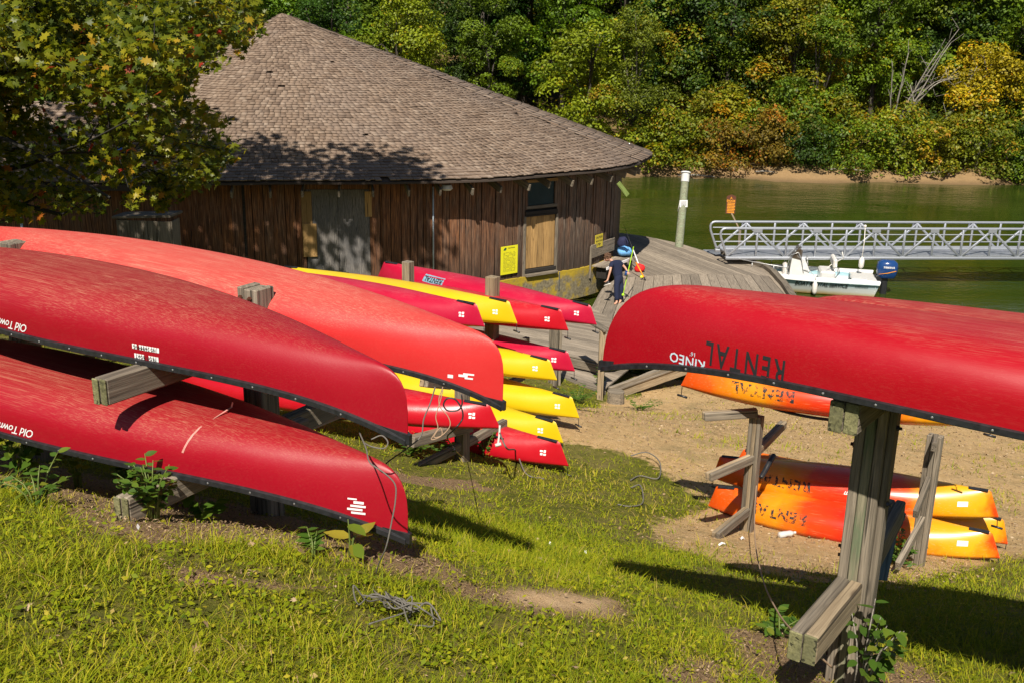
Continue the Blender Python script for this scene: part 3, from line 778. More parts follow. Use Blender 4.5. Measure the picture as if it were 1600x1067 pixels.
# a weathered blue board leaning behind the post
pb = W(1385, 870, 6.3); pt = W(1388, 792, 6.25)
lb = empty('leaning_board', (pb.x, pb.y, gh(pb.x, pb.y)), 'flaking blue painted board leaning behind the stout post', 'board')
M['wood_blue'] = m_wood('flaking_blue_paint', (.03, .05, .07), (.09, .15, .2), (.2, .24, .26))
board('plank', W(1375, 905, 6.35), W(1398, 800, 6.35), .10, .035, M['wood_blue'], lb, up=(.5, -.8, .2))
board('cleat', W(1372, 801, 6.3), W(1408, 803, 6.35), .09, .05, M['wood_blue'], lb, up=(0, 0, 1))

# kayak rack on the sand: two posts with bare arms
for (px, py, z_, tpx, tpy, lab, arms) in (
    (1166, 830, 11.0, 1181, 628, 'grey post with three pairs of bare arms on the sand, nearer the deck', [(1098,650,10.62,1166,622,11.02,1), (1106,745,10.35,1172,697,11.05,1), (1117,838,10.35,1170,786,11.08,1), (1224,662,11.6,1188,692,11.05,1)]),
    (1432, 884, 9.88, 1465, 655, 'grey post with sloping arms in front of the yellow kayak tip', [(1402,884,9.2,1447,800,9.85,0), (1430,803,9.25,1460,730,9.85,0), (1459,698,9.3,1469,662,9.85,0)])):
    f = W(px, py, z_); f.z = gh(f.x, f.y); tp = W(tpx, tpy, z_)
    rk = empty('kayak_rack', f, lab, 'rack', 'timber boat racks')
    a_ = Vector((-.62, -.78, 0))
    post(rk, (f.x, f.y, f.z-.3), (f.x, f.y, tp.z), a_, [WG, M['wood_tan'] if px < 1300 else WG, WG], .042, .09, 3)
    for (ex, ey, ez, rx, ry, rz_, dbl) in arms:
        e = W(ex, ey, ez); r_ = W(rx, ry, rz_); r_.x, r_.y = f.x, f.y
        if dbl: arm(rk, r_, e, [WG, WT], .04, .09)
        else: board('arm_board', r_, e, .045, .09, WG, rk)
    sdk = a_.cross(Vector((0,0,1)))
    bolts(rk, [Vector((f.x, f.y, f.z+h_))+sdk*.066 for h_ in (.25, .5, .62, .95)], sdk, .012)

# kayaks on the sand behind it
def kay_line(l, r, zl, zr, label, L, D=.30, roll=0.0, mat='kayak_blend', rot=0, decals=()):
    a, b_ = W(*l, zl), W(*r, zr); y_ = yaw_of(a, b_); pit = -math.asin(max(-1, min(1, (b_.z-a.z)/(b_-a).length)))
    Mx = boat_matrix(b_, y_, L, .05, R(roll), pit)
    if rot: Mx = Mx @ Matrix.Rotation(math.pi, 4, 'Z')
    return make_kayak(label, Mx, M[mat], L, .68, D, 'orange and yellow kayaks on the sand', decals)
SM = [dict(name='rental_lettering', txt='RENTAL', h=.10, mat='stencil', x=-.66, z=.125, side=-1, xs=1.15, bold=.05, space=1.15), dict(name='sticker', quads=[(-.05,-.025,.1,.05)], mat='paper', x=1.18, z=.10, side=-1)]
kay_line((1122,793), (1562,872), 11.75, 10.35, 'orange kayak on the ground in front, its tip lit past the sloping arm', 3.05, .25, 0, decals=SM)
kay_line((1190,742), (1574,850), 12.2, 11.0, 'orange kayak tucked behind, only its tip with a black handle showing', 3.05, .25)
kay_line((1127,748), (1560,808), 12.0, 10.7, 'yellow and red kayak lying on top of the pile on the sand', 3.05, .27, 0, decals=SM[:1]+[dict(OLD, txt='Town', x=.10, z=.12, side=-1), SM[1]])
kay_line((1075,604), (1550,663), 10.8, 9.75, 'orange kayak up on the rack arms under the RENTAL canoe', 3.0, .22, 0, decals=[dict(name='rental_lettering', txt='RENTAL', h=.10, mat='stencil', x=-.62, z=.085, side=-1, xs=1.15, bold=.05, space=1.15)])

# posts and arms of the middle racks
def mid_rack(px, py, z, tpx, tpy, label, arms, mat=WG, wd=.045, dp=.13):
    f = W(px, py, z); f.z = gh(f.x, f.y); tp = W(tpx, tpy, z); rk = empty('kayak_rack', f, label, 'rack', 'timber boat racks')
    a_ = Vector((-.55, -.83, 0))
    post(rk, (f.x, f.y, f.z-.3), (f.x, f.y, tp.z), a_, [mat], wd*3, dp, 1)
    for h_, l0, l1 in arms:
        p_ = Vector((f.x, f.y, h_)); arm(rk, p_-a_*l0, p_+a_*l1, [WG, WG], .04, .1)
    return rk
mid_rack(768, 560, 15.4, 781, 424, 'tall grey post rising between the yellow kayak and the red kayaks', [(CAM_Z-3.98, 1.0, 1.0), (CAM_Z-4.62, 1.0, 1.0), (CAM_Z-5.2, .9, .9)], M['wood_tan'], .055, .15)
mid_rack(640, 640, 15.8, 543, 392, 'dark thin post in front of the boarded opening', [(CAM_Z-4.1, 1.0, 1.0), (CAM_Z-4.68, .9, .9)], M['wood_grey'])
r2 = mid_rack(722, 690, 12.0, 722, 560, 'low grey post under the faded canoe, with arms for the red kayaks', [(CAM_Z-4.62, .9, .95), (CAM_Z-5.15, .9, .9)])
for a_, b_ in (((662, 596, 11.6), (700, 600, 12.3)), ((640, 690, 10.9), (735, 665, 11.9)), ((474, 664, 9.6), (530, 642, 10.6))):
    arm(r2, W(*b_), W(*a_), [WG, WT], .05, .12)
# ------------------------------------------------------------------ the boathouse
EAVE, DECK_Z, FOOT = 4.30, .75, 1.14
def V2(v): return np.array([v.x, v.y])
_front = [V2(H(px, py, EAVE)) for px, py in ((190,278),(330,284),(440,283),(570,283),(700,281),(780,278),(850,272),(900,268),(940,264.5),(975,259.5),(1000,253))]
_tl = V2(W(70, 254, 30)); _tip = _front[-1]
_back = [np.array([4.6, 36.0]), np.array([2.5, 41.0]), np.array([-2.5, 45.0]), np.array([-9, 46.0]), np.array([-14, 42.0])]
def catmull(P, n):
    out = []; P = [P[0]*2-P[1]]+list(P)+[P[-1]*2-P[-2]]
    for i in range(1, len(P)-2):
        for k in range(n):
            t_ = k/n; a, b_, c_, d_ = P[i-1], P[i], P[i+1], P[i+2]
            out.append(.5*((2*b_)+(-a+c_)*t_+(2*a-5*b_+4*c_-d_)*t_*t_+(-a+3*b_-3*c_+d_)*t_**3))
    out.append(P[-2]); return out
EC = np.array(catmull([_tl]+_front, 8)+catmull([_tip]+_back+[_tl], 6)[1:])          # closed eave line
NFR = 8*(len(_front))+1
APEX = np.array(tuple(W(440, 21, 35)))
def arc(P):
    d = np.r_[0, np.cumsum(np.hypot(*np.diff(P, axis=0).T))]; return d
_EL = arc(EC)
def eave_at(s): return np.array([np.interp(s, _EL, EC[:,0]), np.interp(s, _EL, EC[:,1])])
house = empty('boathouse', (-5, 33, FOOT), 'dark board boathouse with a broad conical roof of brown wood shingles', 'boathouse')

t = NT('brown_wood_shingle'); oi = t.attr('tint'); c_ = t.coord('Object', (1,1,1), False)
nn = t.noise(c_, 5, 4); n2_ = t.noise(t.n('Mapping', {'Vector': c_, 'Scale': (9, 9, 3)}).outputs[0], 8, 3); n0 = t.noise(c_, .5, 3)
sc_ = t.ramp(oi, [(0, (.12,.078,.052)), (.3, (.19,.13,.09)), (.6, (.24,.17,.12)), (1, (.31,.235,.175))])
sc_ = t.mix(t.ramp(nn, [(.4, 0.0), (.7, .5)]), sc_, (.11,.08,.062)); sc_ = t.mix(t.ramp(n0, [(.45, 0.0), (.7, .35)]), sc_, (.21,.165,.14))
sc_ = t.mix(t.ramp(n2_, [(.55, 0.0), (.75, .25)]), sc_, (.13,.13,.075))
M['shingle'] = t.bsdf(sc_, .9, t.bump(n2_, .5, .01))
M['roof_base'] = m_plain('roof_underlay', (.05,.036,.027), .95)

# roof deck under the shingles
b = MB(); n_ = len(EC)-1; rings = []
for f in (0, .5, .999): rings.append([Vector((*(EC[i]*(1-f)+APEX[:2]*f), EAVE-.05+(APEX[2]-EAVE)*f)) for i in range(n_)])
b.loft(rings, True, False); b.loft([[v+Vector((0,0,-.05)) for v in rings[0]], rings[0]], True, False)
inn = [Vector((*(EC[i]*.8+APEX[:2]*.2), EAVE-.05+(APEX[2]-EAVE)*.2-.16)) for i in range(n_)]
b.loft([[v+Vector((0,0,-.05)) for v in rings[0]], inn], True, False)
roof = link('roof', b.mesh('roof'), M['roof_base'], house)

SHV, SHF, SHT, near = [], [], [], []
def shingle_quad(a0, a1, b0, b1, th, lift, nrm):
    """a0,a1 butt end; b0,b1 upper end"""
    n = nrm; lo0, lo1 = a0+n*lift, a1+n*lift
    return [lo0, lo1, b1, b0, lo0-n*th, lo1-n*th, b1-n*th*.5, b0-n*th*.5]
SF = [(0,1,2,3),(4,7,6,5),(0,4,5,1),(0,3,7,4),(1,5,6,2)]
def add_shingles(pf, rows, wmin, wmax, length_fn, keep=True):
    """pf(s_fraction 0-1, f) -> point; length_fn(f) -> row length"""
    for r_ in range(rows):
        f0_, f1_ = r_/rows, (r_+1.55)/rows
        if f1_ > .998: f1_ = .998
        Ln = length_fn(f0_); x = random.uniform(0, wmin)
        while x < Ln-.05:
            wd_ = min(random.uniform(wmin, wmax), Ln-x); g_ = .010
            s0, s1 = x/Ln, (x+wd_-g_)/Ln; jf = random.uniform(-.12, .12)/rows
            a0, a1, b0, b1 = pf(s0, f0_+jf), pf(s1, f0_+jf+random.uniform(-.03,.03)/rows), pf(s0, f1_), pf(s1, f1_)
            nr_ = (a1-a0).cross(b0-a0)
            if nr_.length < 1e-7: x += wd_; continue
            nr_.normalize(); nr_ = nr_ if nr_.z > 0 else -nr_
            q = shingle_quad(a0, a1, b0, b1, .026, .034+random.uniform(-.006, .013), nr_)
            tint = min(1, max(0, random.gauss(.5, .22)))
            if random.random() < .002: x += wd_; continue
            near.append(((a0-CP).length, q, tint)); x += wd_
def pf_main(s, f):
    p = eave_at(s*_EL[NFR-1]); f = max(f, -.01)
    # bellied slightly outwards near the eave, like the photo's soft cone
    q = p*(1-f)+APEX[:2]*f; return Vector((q[0], q[1], EAVE+(APEX[2]-EAVE)*f))
add_shingles(pf_main, 70, .12, .23, lambda f: _EL[NFR-1]*(1-f))
_bl = _EL[-1]-_EL[NFR-1]
def pf_back(s, f):
    p = eave_at(_EL[NFR-1]+s*_bl); q = p*(1-f)+APEX[:2]*f; return Vector((q[0], q[1], EAVE+(APEX[2]-EAVE)*f))
add_shingles(pf_back, 40, .3, .5, lambda f: _bl*(1-f))
# the wing to the left: ridge running left, its front slope in the trees' shade
wl = [H(330, 285, EAVE), H(60, 281, EAVE)]; wdir = (wl[1]-wl[0]); wdir.z = 0; wdir.normalize(); wn_ = Vector((-wdir.y, wdir.x, 0)); wn_ = wn_ if wn_.y > 0 else -wn_
w0 = Vector((wl[0].x, wl[0].y, EAVE-.07))+wn_*.03; WL, WR_, WH = 17.0, 3.75, 1.78
def pf_wing(s, f): return w0+wdir*(s*WL+.9)+wn_*(WR_*f)+Vector((0,0,WH*f))
add_shingles(pf_wing, 25, .16, .3, lambda f: WL)
def pf_wing2(s, f): return w0+wdir*(s*WL+.9)+wn_*(2*WR_-WR_*f)+Vector((0,0,WH*f))
add_shingles(pf_wing2, 16, .4, .6, lambda f: WL)
b = MB(); q = [w0+wdir*.9, w0+wdir*(WL+.9)]
A_ = [[p+Vector((0,0,-.05)), p+wn_*WR_+Vector((0,0,WH-.05)), p+wn_*2*WR_+Vector((0,0,-.05)), p+wn_*2*WR_+Vector((0,0,-.2)), p+wn_*WR_+Vector((0,0,WH-.2)), p+Vector((0,0,-.2))] for p in q]
b.loft(A_); wroof = link('wing_roof', b.mesh('roof'), M['roof_base'], house)

near.sort(key=lambda a: a[0] if abs(PJ(a[1][0])[0]-800) < 800 else 1e3)
for k, (d_, q, tint) in enumerate(near[:300]):
    c0 = (q[0]+q[2])/2; me = bpy.data.meshes.new('shingle'); me.from_pydata([tuple(v-c0) for v in q], [], SF)
    a_ = me.attributes.new('tint', 'FLOAT', 'FACE'); a_.data.foreach_set('value', [tint]*len(SF))
    link('shingle', me, M['shingle'], roof, Matrix.Translation(c0))
vs = np.array([[tuple(v) for v in q] for _, q, _ in near[300:]]).reshape(-1, 3); k_ = len(near)-300
fs = (np.array(SF)[None] + (np.arange(k_)*8)[:,None,None]).reshape(-1, 4)
sm_ = np_mesh('shingle', vs, fs, {'tint': ('FACE', np.repeat([t_ for _, _, t_ in near[300:]], len(SF)))})
tag(link('shingle', sm_, M['shingle'], roof), kind='stuff')

# ---- walls: upright boards following the curve under the eave
t = NT('stained_wall_board'); c_ = t.coord(scale=(1.0, 22, 22)); rd = t.n('ObjectInfo').outputs['Random']; P_ = t.geo()
f = t.noise(c_, 1.8, 6, .65, .5); f2 = t.noise(t.coord(scale=(1.3, 5, 5)), 1.6, 4); gr = t.noise(t.coord(scale=(2, 70, 70)), 1, 3)
warm = t.ramp(f, [(.3, (.03,.010,.004)), (.48, (.17,.06,.02)), (.72, (.44,.18,.06))])
grey = t.ramp(f, [(.3, (.022,.015,.010)), (.48, (.10,.07,.05)), (.72, (.29,.22,.165))])
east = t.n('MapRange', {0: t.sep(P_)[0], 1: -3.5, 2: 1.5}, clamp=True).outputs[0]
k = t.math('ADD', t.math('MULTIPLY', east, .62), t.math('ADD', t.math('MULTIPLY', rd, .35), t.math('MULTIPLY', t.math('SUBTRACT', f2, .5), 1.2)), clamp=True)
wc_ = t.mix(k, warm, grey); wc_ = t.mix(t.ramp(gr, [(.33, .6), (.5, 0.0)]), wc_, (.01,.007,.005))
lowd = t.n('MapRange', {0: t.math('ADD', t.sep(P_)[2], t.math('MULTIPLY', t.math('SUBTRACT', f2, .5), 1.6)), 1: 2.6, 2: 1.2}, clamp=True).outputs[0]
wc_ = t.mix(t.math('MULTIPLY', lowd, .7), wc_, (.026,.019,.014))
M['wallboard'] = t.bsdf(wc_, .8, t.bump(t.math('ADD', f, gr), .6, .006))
# wall line: inside the eave by .85
_wl = []
fr = EC[:NFR]
dense = np.array([eave_at(s) for s in np.linspace(0, _EL[NFR-1], 400)])
tg = np.gradient(dense, axis=0); tg /= np.hypot(*tg.T)[:,None]; nl = np.stack([-tg[:,1], tg[:,0]], 1)
nl *= np.where(((APEX[:2]-dense)*nl).sum(1) > 0, 1, -1)[:,None]
WLN = dense+nl*.85
_keep = WLN[:,0] > -16; WLN = WLN[_keep]
_wpx = np.array([PJ((x, y, 2.6))[0] for x, y in WLN])
# stop the front wall at the corner seen at pixel 968, then turn back
_ci = int(np.argmin(np.abs(_wpx-967)+(np.arange(len(_wpx)) < 200)*1e3)); WLN = WLN[:_ci+1]; _wpx = _wpx[:_ci+1]
WS = arc(WLN)
def wall_p(s, out=0.0, z=0.0):
    x, y = np.interp(s, WS, WLN[:,0]), np.interp(s, WS, WLN[:,1])
    x2, y2 = np.interp(s+.05, WS, WLN[:,0]), np.interp(s+.05, WS, WLN[:,1]); x1, y1 = np.interp(s-.05, WS, WLN[:,0]), np.interp(s-.05, WS, WLN[:,1])
    tn = Vector((x2-x1, y2-y1, 0)).normalized(); nn_ = Vector((tn.y, -tn.x, 0)); nn_ = nn_ if nn_.y < 0 or nn_.x > .5 else -nn_
    return Vector((x, y, z))+nn_*out, tn, nn_
def wall_s(px): return float(np.interp(px, _wpx, WS))
def slab(name, s0, s1, z0, z1, out, th, mat, parent=house, ht_out=0.0):
    """flat piece standing on the wall between two places along it; grain runs up"""
    p, tn, nn_ = wall_p((s0+s1)/2, out); L = z1-z0; b_ = MB(); b_.cham((0,0,0), L, abs(s1-s0), th, .004)
    return link(name, b_.mesh(name), mat, parent, frame_m(Vector((p.x, p.y, (z0+z1)/2)), (0,0,1), nn_))
wall = None
b = MB(); pr = []                           # the sheathing behind the boards
ss = np.linspace(0, WS[-1], 60)
for z_ in (FOOT-.02, 4.18): pr.append([wall_p(s, -.03, z_)[0] for s in ss])
b.loft(pr, False, False)
pe = wall_p(WS[-1], -.03)[0]; bk = [pe, Vector((pe.x+.55, pe.y+3.2, 0)), Vector((1.2, 40, 0)), Vector((-5, 43.5, 0)), Vector((-13, 41, 0)), Vector((-13.5, 34, 0))]
b.loft([[Vector((v.x, v.y, FOOT-.02)) for v in bk], [Vector((v.x, v.y, 4.3)) for v in bk]], False, False)
wall = link('wall', b.mesh('wall'), M['wood_dark'], house)
OPEN = [(480, 578, 290, 436), (819, 868, 290, 445)]
opens = [(wall_s(a), wall_s(c)) for a, c, _, _ in OPEN]
s = wall_s(150)
while s < WS[-1]-.05:
    wd_ = random.choice((.17, .2, .24, .27, .3)) if s > wall_s(640) else random.uniform(.24, .32)
    if s > wall_s(860): wd_ *= .85
    e = min(s+wd_, WS[-1]); mid = (s+e)/2
    hit = [o for o in opens if s < o[1]-.02 and e > o[0]+.02]
    if hit:
        o = hit[0]
        if s < o[0]-.08: e = o[0]; mid = (s+e)/2
        else: s = o[1]; continue
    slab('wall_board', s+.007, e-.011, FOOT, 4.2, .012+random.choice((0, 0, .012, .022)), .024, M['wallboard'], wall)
    s = e
# battens
for px in (432, 470, 584, 600, 668, 745, 775, 809, 876, 888, 905, 925, 945, 958):
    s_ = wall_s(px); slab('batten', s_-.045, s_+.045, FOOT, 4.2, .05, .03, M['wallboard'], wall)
# side wall past the corner
for i in range(12):
    a_ = bk[0].lerp(bk[1], i/12); c2 = bk[0].lerp(bk[1], (i+.96)/12)
    mm = (a_+c2)/2; d_ = (bk[1]-bk[0]).normalized(); nn_ = Vector((d_.y, -d_.x, 0)); b_ = MB(); b_.cham((0,0,0), 4.2-FOOT, (c2-a_).length, .024, .004)
    link('wall_board', b_.mesh('wb'), M['wallboard'], wall, frame_m(Vector((mm.x, mm.y, (4.2+FOOT)/2))+nn_*.045, (0,0,1), nn_))
# rafter tails
for px in (370, 425, 478, 533, 582, 634, 680, 725, 762, 800, 835, 868, 897, 922, 944, 962, 978):
    s_ = wall_s(min(px, 960)); p, tn, nn_ = wall_p(s_, .0, 0)
    if px > 965: p = p+Vector((.12*(px-965)/10, .4, 0))
    board('rafter_tail', p+Vector((0,0,4.16))-nn_*.1, p+nn_*random.uniform(.66, .76)+Vector((0,0,3.92)), .06, .19, M['wood_grey'], house)
# footing: concrete with yellow lichen
t = NT('lichen_concrete'); P_ = t.geo(); na = t.noise(P_, 3, 5, .6); nb_ = t.noise(P_, 14, 4)
zc = t.n('MapRange', {0: t.sep(P_)[2], 1: .85, 2: 1.12}, clamp=True).outputs[0]
cc = t.ramp(nb_, [(.3, (.13,.105,.06)), (.6, (.24,.20,.12)), (.8, (.34,.3,.2))]); cc = t.mix(t.ramp(t.math('ADD', na, t.math('MULTIPLY', zc, .3)), [(.5, 0.0), (.66, .95)]), cc, (.42,.29,.015))
M['concrete'] = t.bsdf(cc, .95, t.bump(nb_, .6, .02))
b = MB(); rr = []
for s in np.linspace(wall_s(600), WS[-1], 40):
    a_, _, n1_ = wall_p(s, .10); c2 = wall_p(s, -.2)[0]; rr.append([Vector((a_.x, a_.y, .2)), Vector((a_.x, a_.y, FOOT)), Vector((c2.x, c2.y, FOOT)), Vector((c2.x, c2.y, .2))])
b.loft(rr); link('footing', b.mesh('footing'), M['concrete'], house)
p, tn, nn_ = wall_p(wall_s(873), .11, 0); board('trim_strip', p+Vector((0,0,.55)), p+Vector((0,0,FOOT)), .04, .02, M['steel'], house, up=nn_)
# boarded opening with weathered plywood
t = NT('weathered_plywood'); c_ = t.coord(scale=(1,1,1)); wv = t.n('TexWave', {'Vector': t.n('Mapping', {'Vector': c_, 'Scale': (.8, 5.5, 1)}).outputs[0], 'Scale': 2.2, 'Distortion': 9.0, 'Detail': 3.0, 'Detail Scale': 1.2}, bands_direction='Y').outputs['Fac']
pn = t.noise(c_, 1.5, 4); pc = t.ramp(wv, [(.1, (.055,.05,.048)), (.45, (.15,.135,.12)), (.9, (.26,.235,.21))]); pc = t.mix(t.ramp(pn, [(.4, 0.0), (.7, .6)]), pc, (.07,.075,.085))
M['ply_grey'] = t.bsdf(pc, .85, t.bump(wv, .5, .006))
o0, o1 = opens[0]; zt = 4.12
slab('plywood_sheet', o0, (o0+o1)/2-.004, FOOT, 3.95, .018, .018, M['ply_grey']); slab('plywood_sheet', (o0+o1)/2+.004, o1, FOOT, 3.95, .022, .018, M['ply_grey'])
slab('plywood_strip', o0, o1, 3.96, 4.15, .02, .02, M['wallboard'])
slab('plywood_patch', o0-.12, o0+.16, 2.9, 3.9, .055, .02, M['ply_tan']); slab('plywood_patch', o0-.11, o0+.27, 2.1, 3.02, .08, .018, M['ply_tan']); slab('plywood_patch', o1-.12, o1+.1, 3.2, 3.9, .055, .02, M['ply_tan'])
# window above the boarded door
o0, o1 = opens[1]
M['pane'] = m_plain('dark_window_pane', (.012,.02,.026), .06, 0, .3, 2)
wz0, wz1 = 3.15, 4.02
win = slab('window', o0, o1, wz0, wz1, -.015, .02, M['wood_dark'])
slab('pane', o0+.08, o1-.08, wz0+.1, wz1-.09, .004, .012, M['pane'], win)
for a_, c2, z0, z1 in ((o0, o0+.075, wz0, wz1), (o1-.1, o1, wz0, wz1)): slab('window_frame', a_, c2, z0, z1, .03, .05, M['wallboard'], win)
p, tn, nn_ = wall_p((o0+o1)/2, .03); hw = (o1-o0)/2
for z_, h_, mt in ((wz1-.045, .09, 'ply_tan'), (wz0+.05, .10, 'wood_grey'), (wz0-.14, .16, 'wood_dark')):
    board('window_frame', Vector((p.x, p.y, z_))-tn*hw, Vector((p.x, p.y, z_))+tn*hw, .06 if z_ > wz0 else .10, h_, M[mt], win, up=(0,0,1))
k_ = 5
dr = slab('door', o0+.02, o1-.04, FOOT+.22, wz0-.22, -.01, .03, M['ply_tan'])
for i in range(k_):
    a_ = o0+.02+(o1-o0-.06)*i/k_; slab('door_board', a_+.003, a_+(o1-o0-.06)/k_-.002, FOOT+.22, wz0-.22, .012, .014, M['ply_tan'], dr)
for a_ in (o0-.03, o1+.0): slab('door_frame', a_-.04, a_+.05, FOOT, wz0-.2, .05, .05, M['wood_grey'])
board('door_sill', Vector((p.x, p.y, FOOT+.15))-tn*hw, Vector((p.x, p.y, FOOT+.15))+tn*hw, .12, .1, M['wood_dark'], house)
board('door_sill', Vector((p.x, p.y, FOOT+.04))-tn*hw+nn_*.06, Vector((p.x, p.y, FOOT+.04))+tn*hw+nn_*.06, .22, .07, M['wood_grey'], house)
# conduit and lamp
p, tn, nn_ = wall_p(wall_s(676), .09, 0); b = MB(); b.tube([(p.x, p.y, FOOT+.2), (p.x, p.y, 4.0)], .022, 8)
M['conduit'] = m_plain('grey_conduit', (.45,.52,.58), .5); link('conduit', b.mesh('c', True), M['conduit'], house)
p, tn, nn_ = wall_p(wall_s(692), .45, 4.0); b = MB(); b.tube([p+Vector((0,0,.1)), p], [.13, .17], 14); b.tube([p, p-Vector((0,0,.05))], [.17, .12], 14)
link('soffit_lamp', b.mesh('lamp', True, 40), M['white'], house)
# green board hanging from the eave at the corner
board('loose_board', W(966, 286, 31.0), W(981, 306, 31.2), .14, .03, m_wood('green_loose_board', (.08,.1,.02), (.16,.22,.05), (.25,.32,.1)), house, up=(.3,-.9,.2))

# yellow notices on the wall
def wall_sign(px0, px1, py0, py1, mat, label, name, out=.09):
    s0, s1 = wall_s(px0), wall_s(px1); p, tn, nn_ = wall_p((s0+s1)/2, out); zz = PJ(p)[2]
    zt_, zb = [CP.z+(ray((px0+px1)/2, y)*zz).z for y in (py0, py1)]
    Mx = frame_m(Vector((p.x, p.y, (zt_+zb)/2)), tn if tn.x > 0 else -tn, nn_); Mx = frame_m(Vector((p.x, p.y, (zt_+zb)/2)), tn, nn_)
    e = empty(name, Mx, label, 'sign'); wd_, ht_ = s1-s0, zt_-zb
    b_ = MB(); b_.cham((0,0,0), wd_, ht_, .012, .003); link('board', b_.mesh('board'), mat, e, None, True)
    return e, wd_, ht_
sg, wd_, ht_ = wall_sign(780, 806.5, 378, 424, M['sign_yellow'], 'tall bright yellow notice full of fine print on the boathouse wall', 'notice')
Mt = Matrix.Translation((0, ht_*.43, .007)); flat_text('heading_lettering', 'Boat Rentals', .035, M['ink'], Matrix.Translation((wd_*.12, ht_*.43, .007)), sg, True, bold=.02)
b = MB(); b.add([(-wd_*.36, ht_*.36, .009), (-wd_*.22, ht_*.36, .009), (-wd_*.17, ht_*.43, .009), (-wd_*.25, ht_*.46, .009), (-wd_*.33, ht_*.42, .009)], [(0,1,2,3,4)])
link('emblem', b.mesh('e'), m_plain('dark_green_print', (.01,.09,.05), .5), sg, None, True)
M['olive_print'] = m_plain('olive_fine_print', (.36,.33,.03), .5)
for i in range(15):
    y_ = ht_*(.27-.047*i); b_ = MB(); x = -wd_*.36
    while x < wd_*.34:
        l_ = random.uniform(.03, .09)
        if random.random() < .85: b_.add([(x, y_-.007, .009), (min(x+l_, wd_*.36), y_-.007, .009), (min(x+l_, wd_*.36), y_+.008, .009), (x, y_+.008, .009)], [(0,1,2,3)])
        x += l_+.018
    if b_.v: link('print_line', b_.mesh('p'), M['olive_print'], sg, None, True)
sg, wd_, ht_ = wall_sign(927, 939, 361, 382, M['sign_dull'], 'small square yellow sign by the corner of the boathouse above the bench', 'wall_sign')
for i, (tx, h_) in enumerate((('CAUTION', .065), ('WATCH YOUR', .045), ('STEP', .07))):
    flat_text('sign_lettering', tx, h_, M['ink'], Matrix.Translation((0, ht_*(.28-.28*i), .008)), sg, True, bold=.02, xs=min(1, wd_*.85/(h_*len(tx)*.85)))

# the wing's wall under the shaded roof: boards, service window with a shelf, bin, pipe
wv0 = w0+wn_*.9
for i in range(44):
    a_ = wv0+wdir*(i*.29-.4); z1 = 4.2
    if 6.3 < i*.29-.4+0 < 9.4: z1 = 2.55
    b_ = MB(); b_.cham((0,0,0), z1-FOOT, .28, .024, .004)
    link('wall_board', b_.mesh('wb'), M['wallboard'], wall, frame_m(Vector((a_.x, a_.y, (z1+FOOT)/2)), (0,0,1), -wn_))
b = MB(); a_, c2 = wv0+wdir*-.6+wn_*.05, wv0+wdir*12.5+wn_*.05
b.loft([[Vector((v.x, v.y, FOOT)) for v in (a_, c2, c2+wn_*5, a_+wn_*5)], [Vector((v.x, v.y, 4.25)) for v in (a_, c2, c2+wn_*5, a_+wn_*5)]], True, False); link('wing_wall', b.mesh('ww'), M['wood_dark'], house)
sh = wv0+wdir*7.9-wn_*.14; board('shelf', Vector((sh.x, sh.y, 2.6))-wdir*1.7, Vector((sh.x, sh.y, 2.6))+wdir*1.7, .34, .06, M['wood_dark'], house)
bx0, bx1 = W(182, 340, 25.6), W(266, 338, 25.4)
bin_ = empty('storage_bin', Vector((bx0.x, bx0.y, 1.0)).lerp(Vector((bx1.x, bx1.y, 1.0)), .5), 'dark slatted wooden bin against the shaded wing wall', 'bin')
for i in range(4):
    a_, c2 = bx0.lerp(bx1, i/4), bx0.lerp(bx1, (i+.94)/4); mm = (a_+c2)/2
    board('front_board', Vector((mm.x, mm.y, gh(mm.x, mm.y)-.1)), Vector((mm.x, mm.y, bx0.z-.06)), (c2-a_).length, .03, M['wood_grey'], bin_, up=(0,-1,0))
board('lid', bx0+Vector((-.06,.3,0)), bx1+Vector((.06,.3,0)), .72, .06, M['wood_grey'], bin_)
for a_ in (bx0, bx1): board('side_board', Vector((a_.x, a_.y+.33, .7)), Vector((a_.x, a_.y+.33, bx0.z-.06)), .6, .03, M['wood_grey'], bin_, up=(1,0,0))
p = W(31, 330, 25.2); b = MB(); b.tube([(p.x, p.y, 1), (p.x, p.y, 4.1)], .03, 8); link('downpipe', b.mesh('dp', True), M['conduit'], house)
# blue tarpaulin scrap on the shaded roof
p = W(193, 236, 27.2); b = MB(); b.add([(-.1,-.2,0),(.12,-.18,.02),(.1,.22,.01),(-.14,.2,.03),(-.1,-.2,-.02),(.12,-.18,0),(.1,.22,-.01),(-.14,.2,.01)], [(0,1,2,3),(4,5,6,7),(0,1,5,4),(1,2,6,5),(2,3,7,6),(3,0,4,7)])
lk = link('tarpaulin_scrap', b.mesh('tarp'), m_plain('blue_tarpaulin', (.02,.12,.5), .5), None, frame_m(p+Vector((0,-.05,.12)), wdir*-1, (wn_*-WH+Vector((0,0,WR_)))))
tag(lk, 'scrap of bright blue tarpaulin on the shaded wing roof behind the maple', 'tarpaulin')
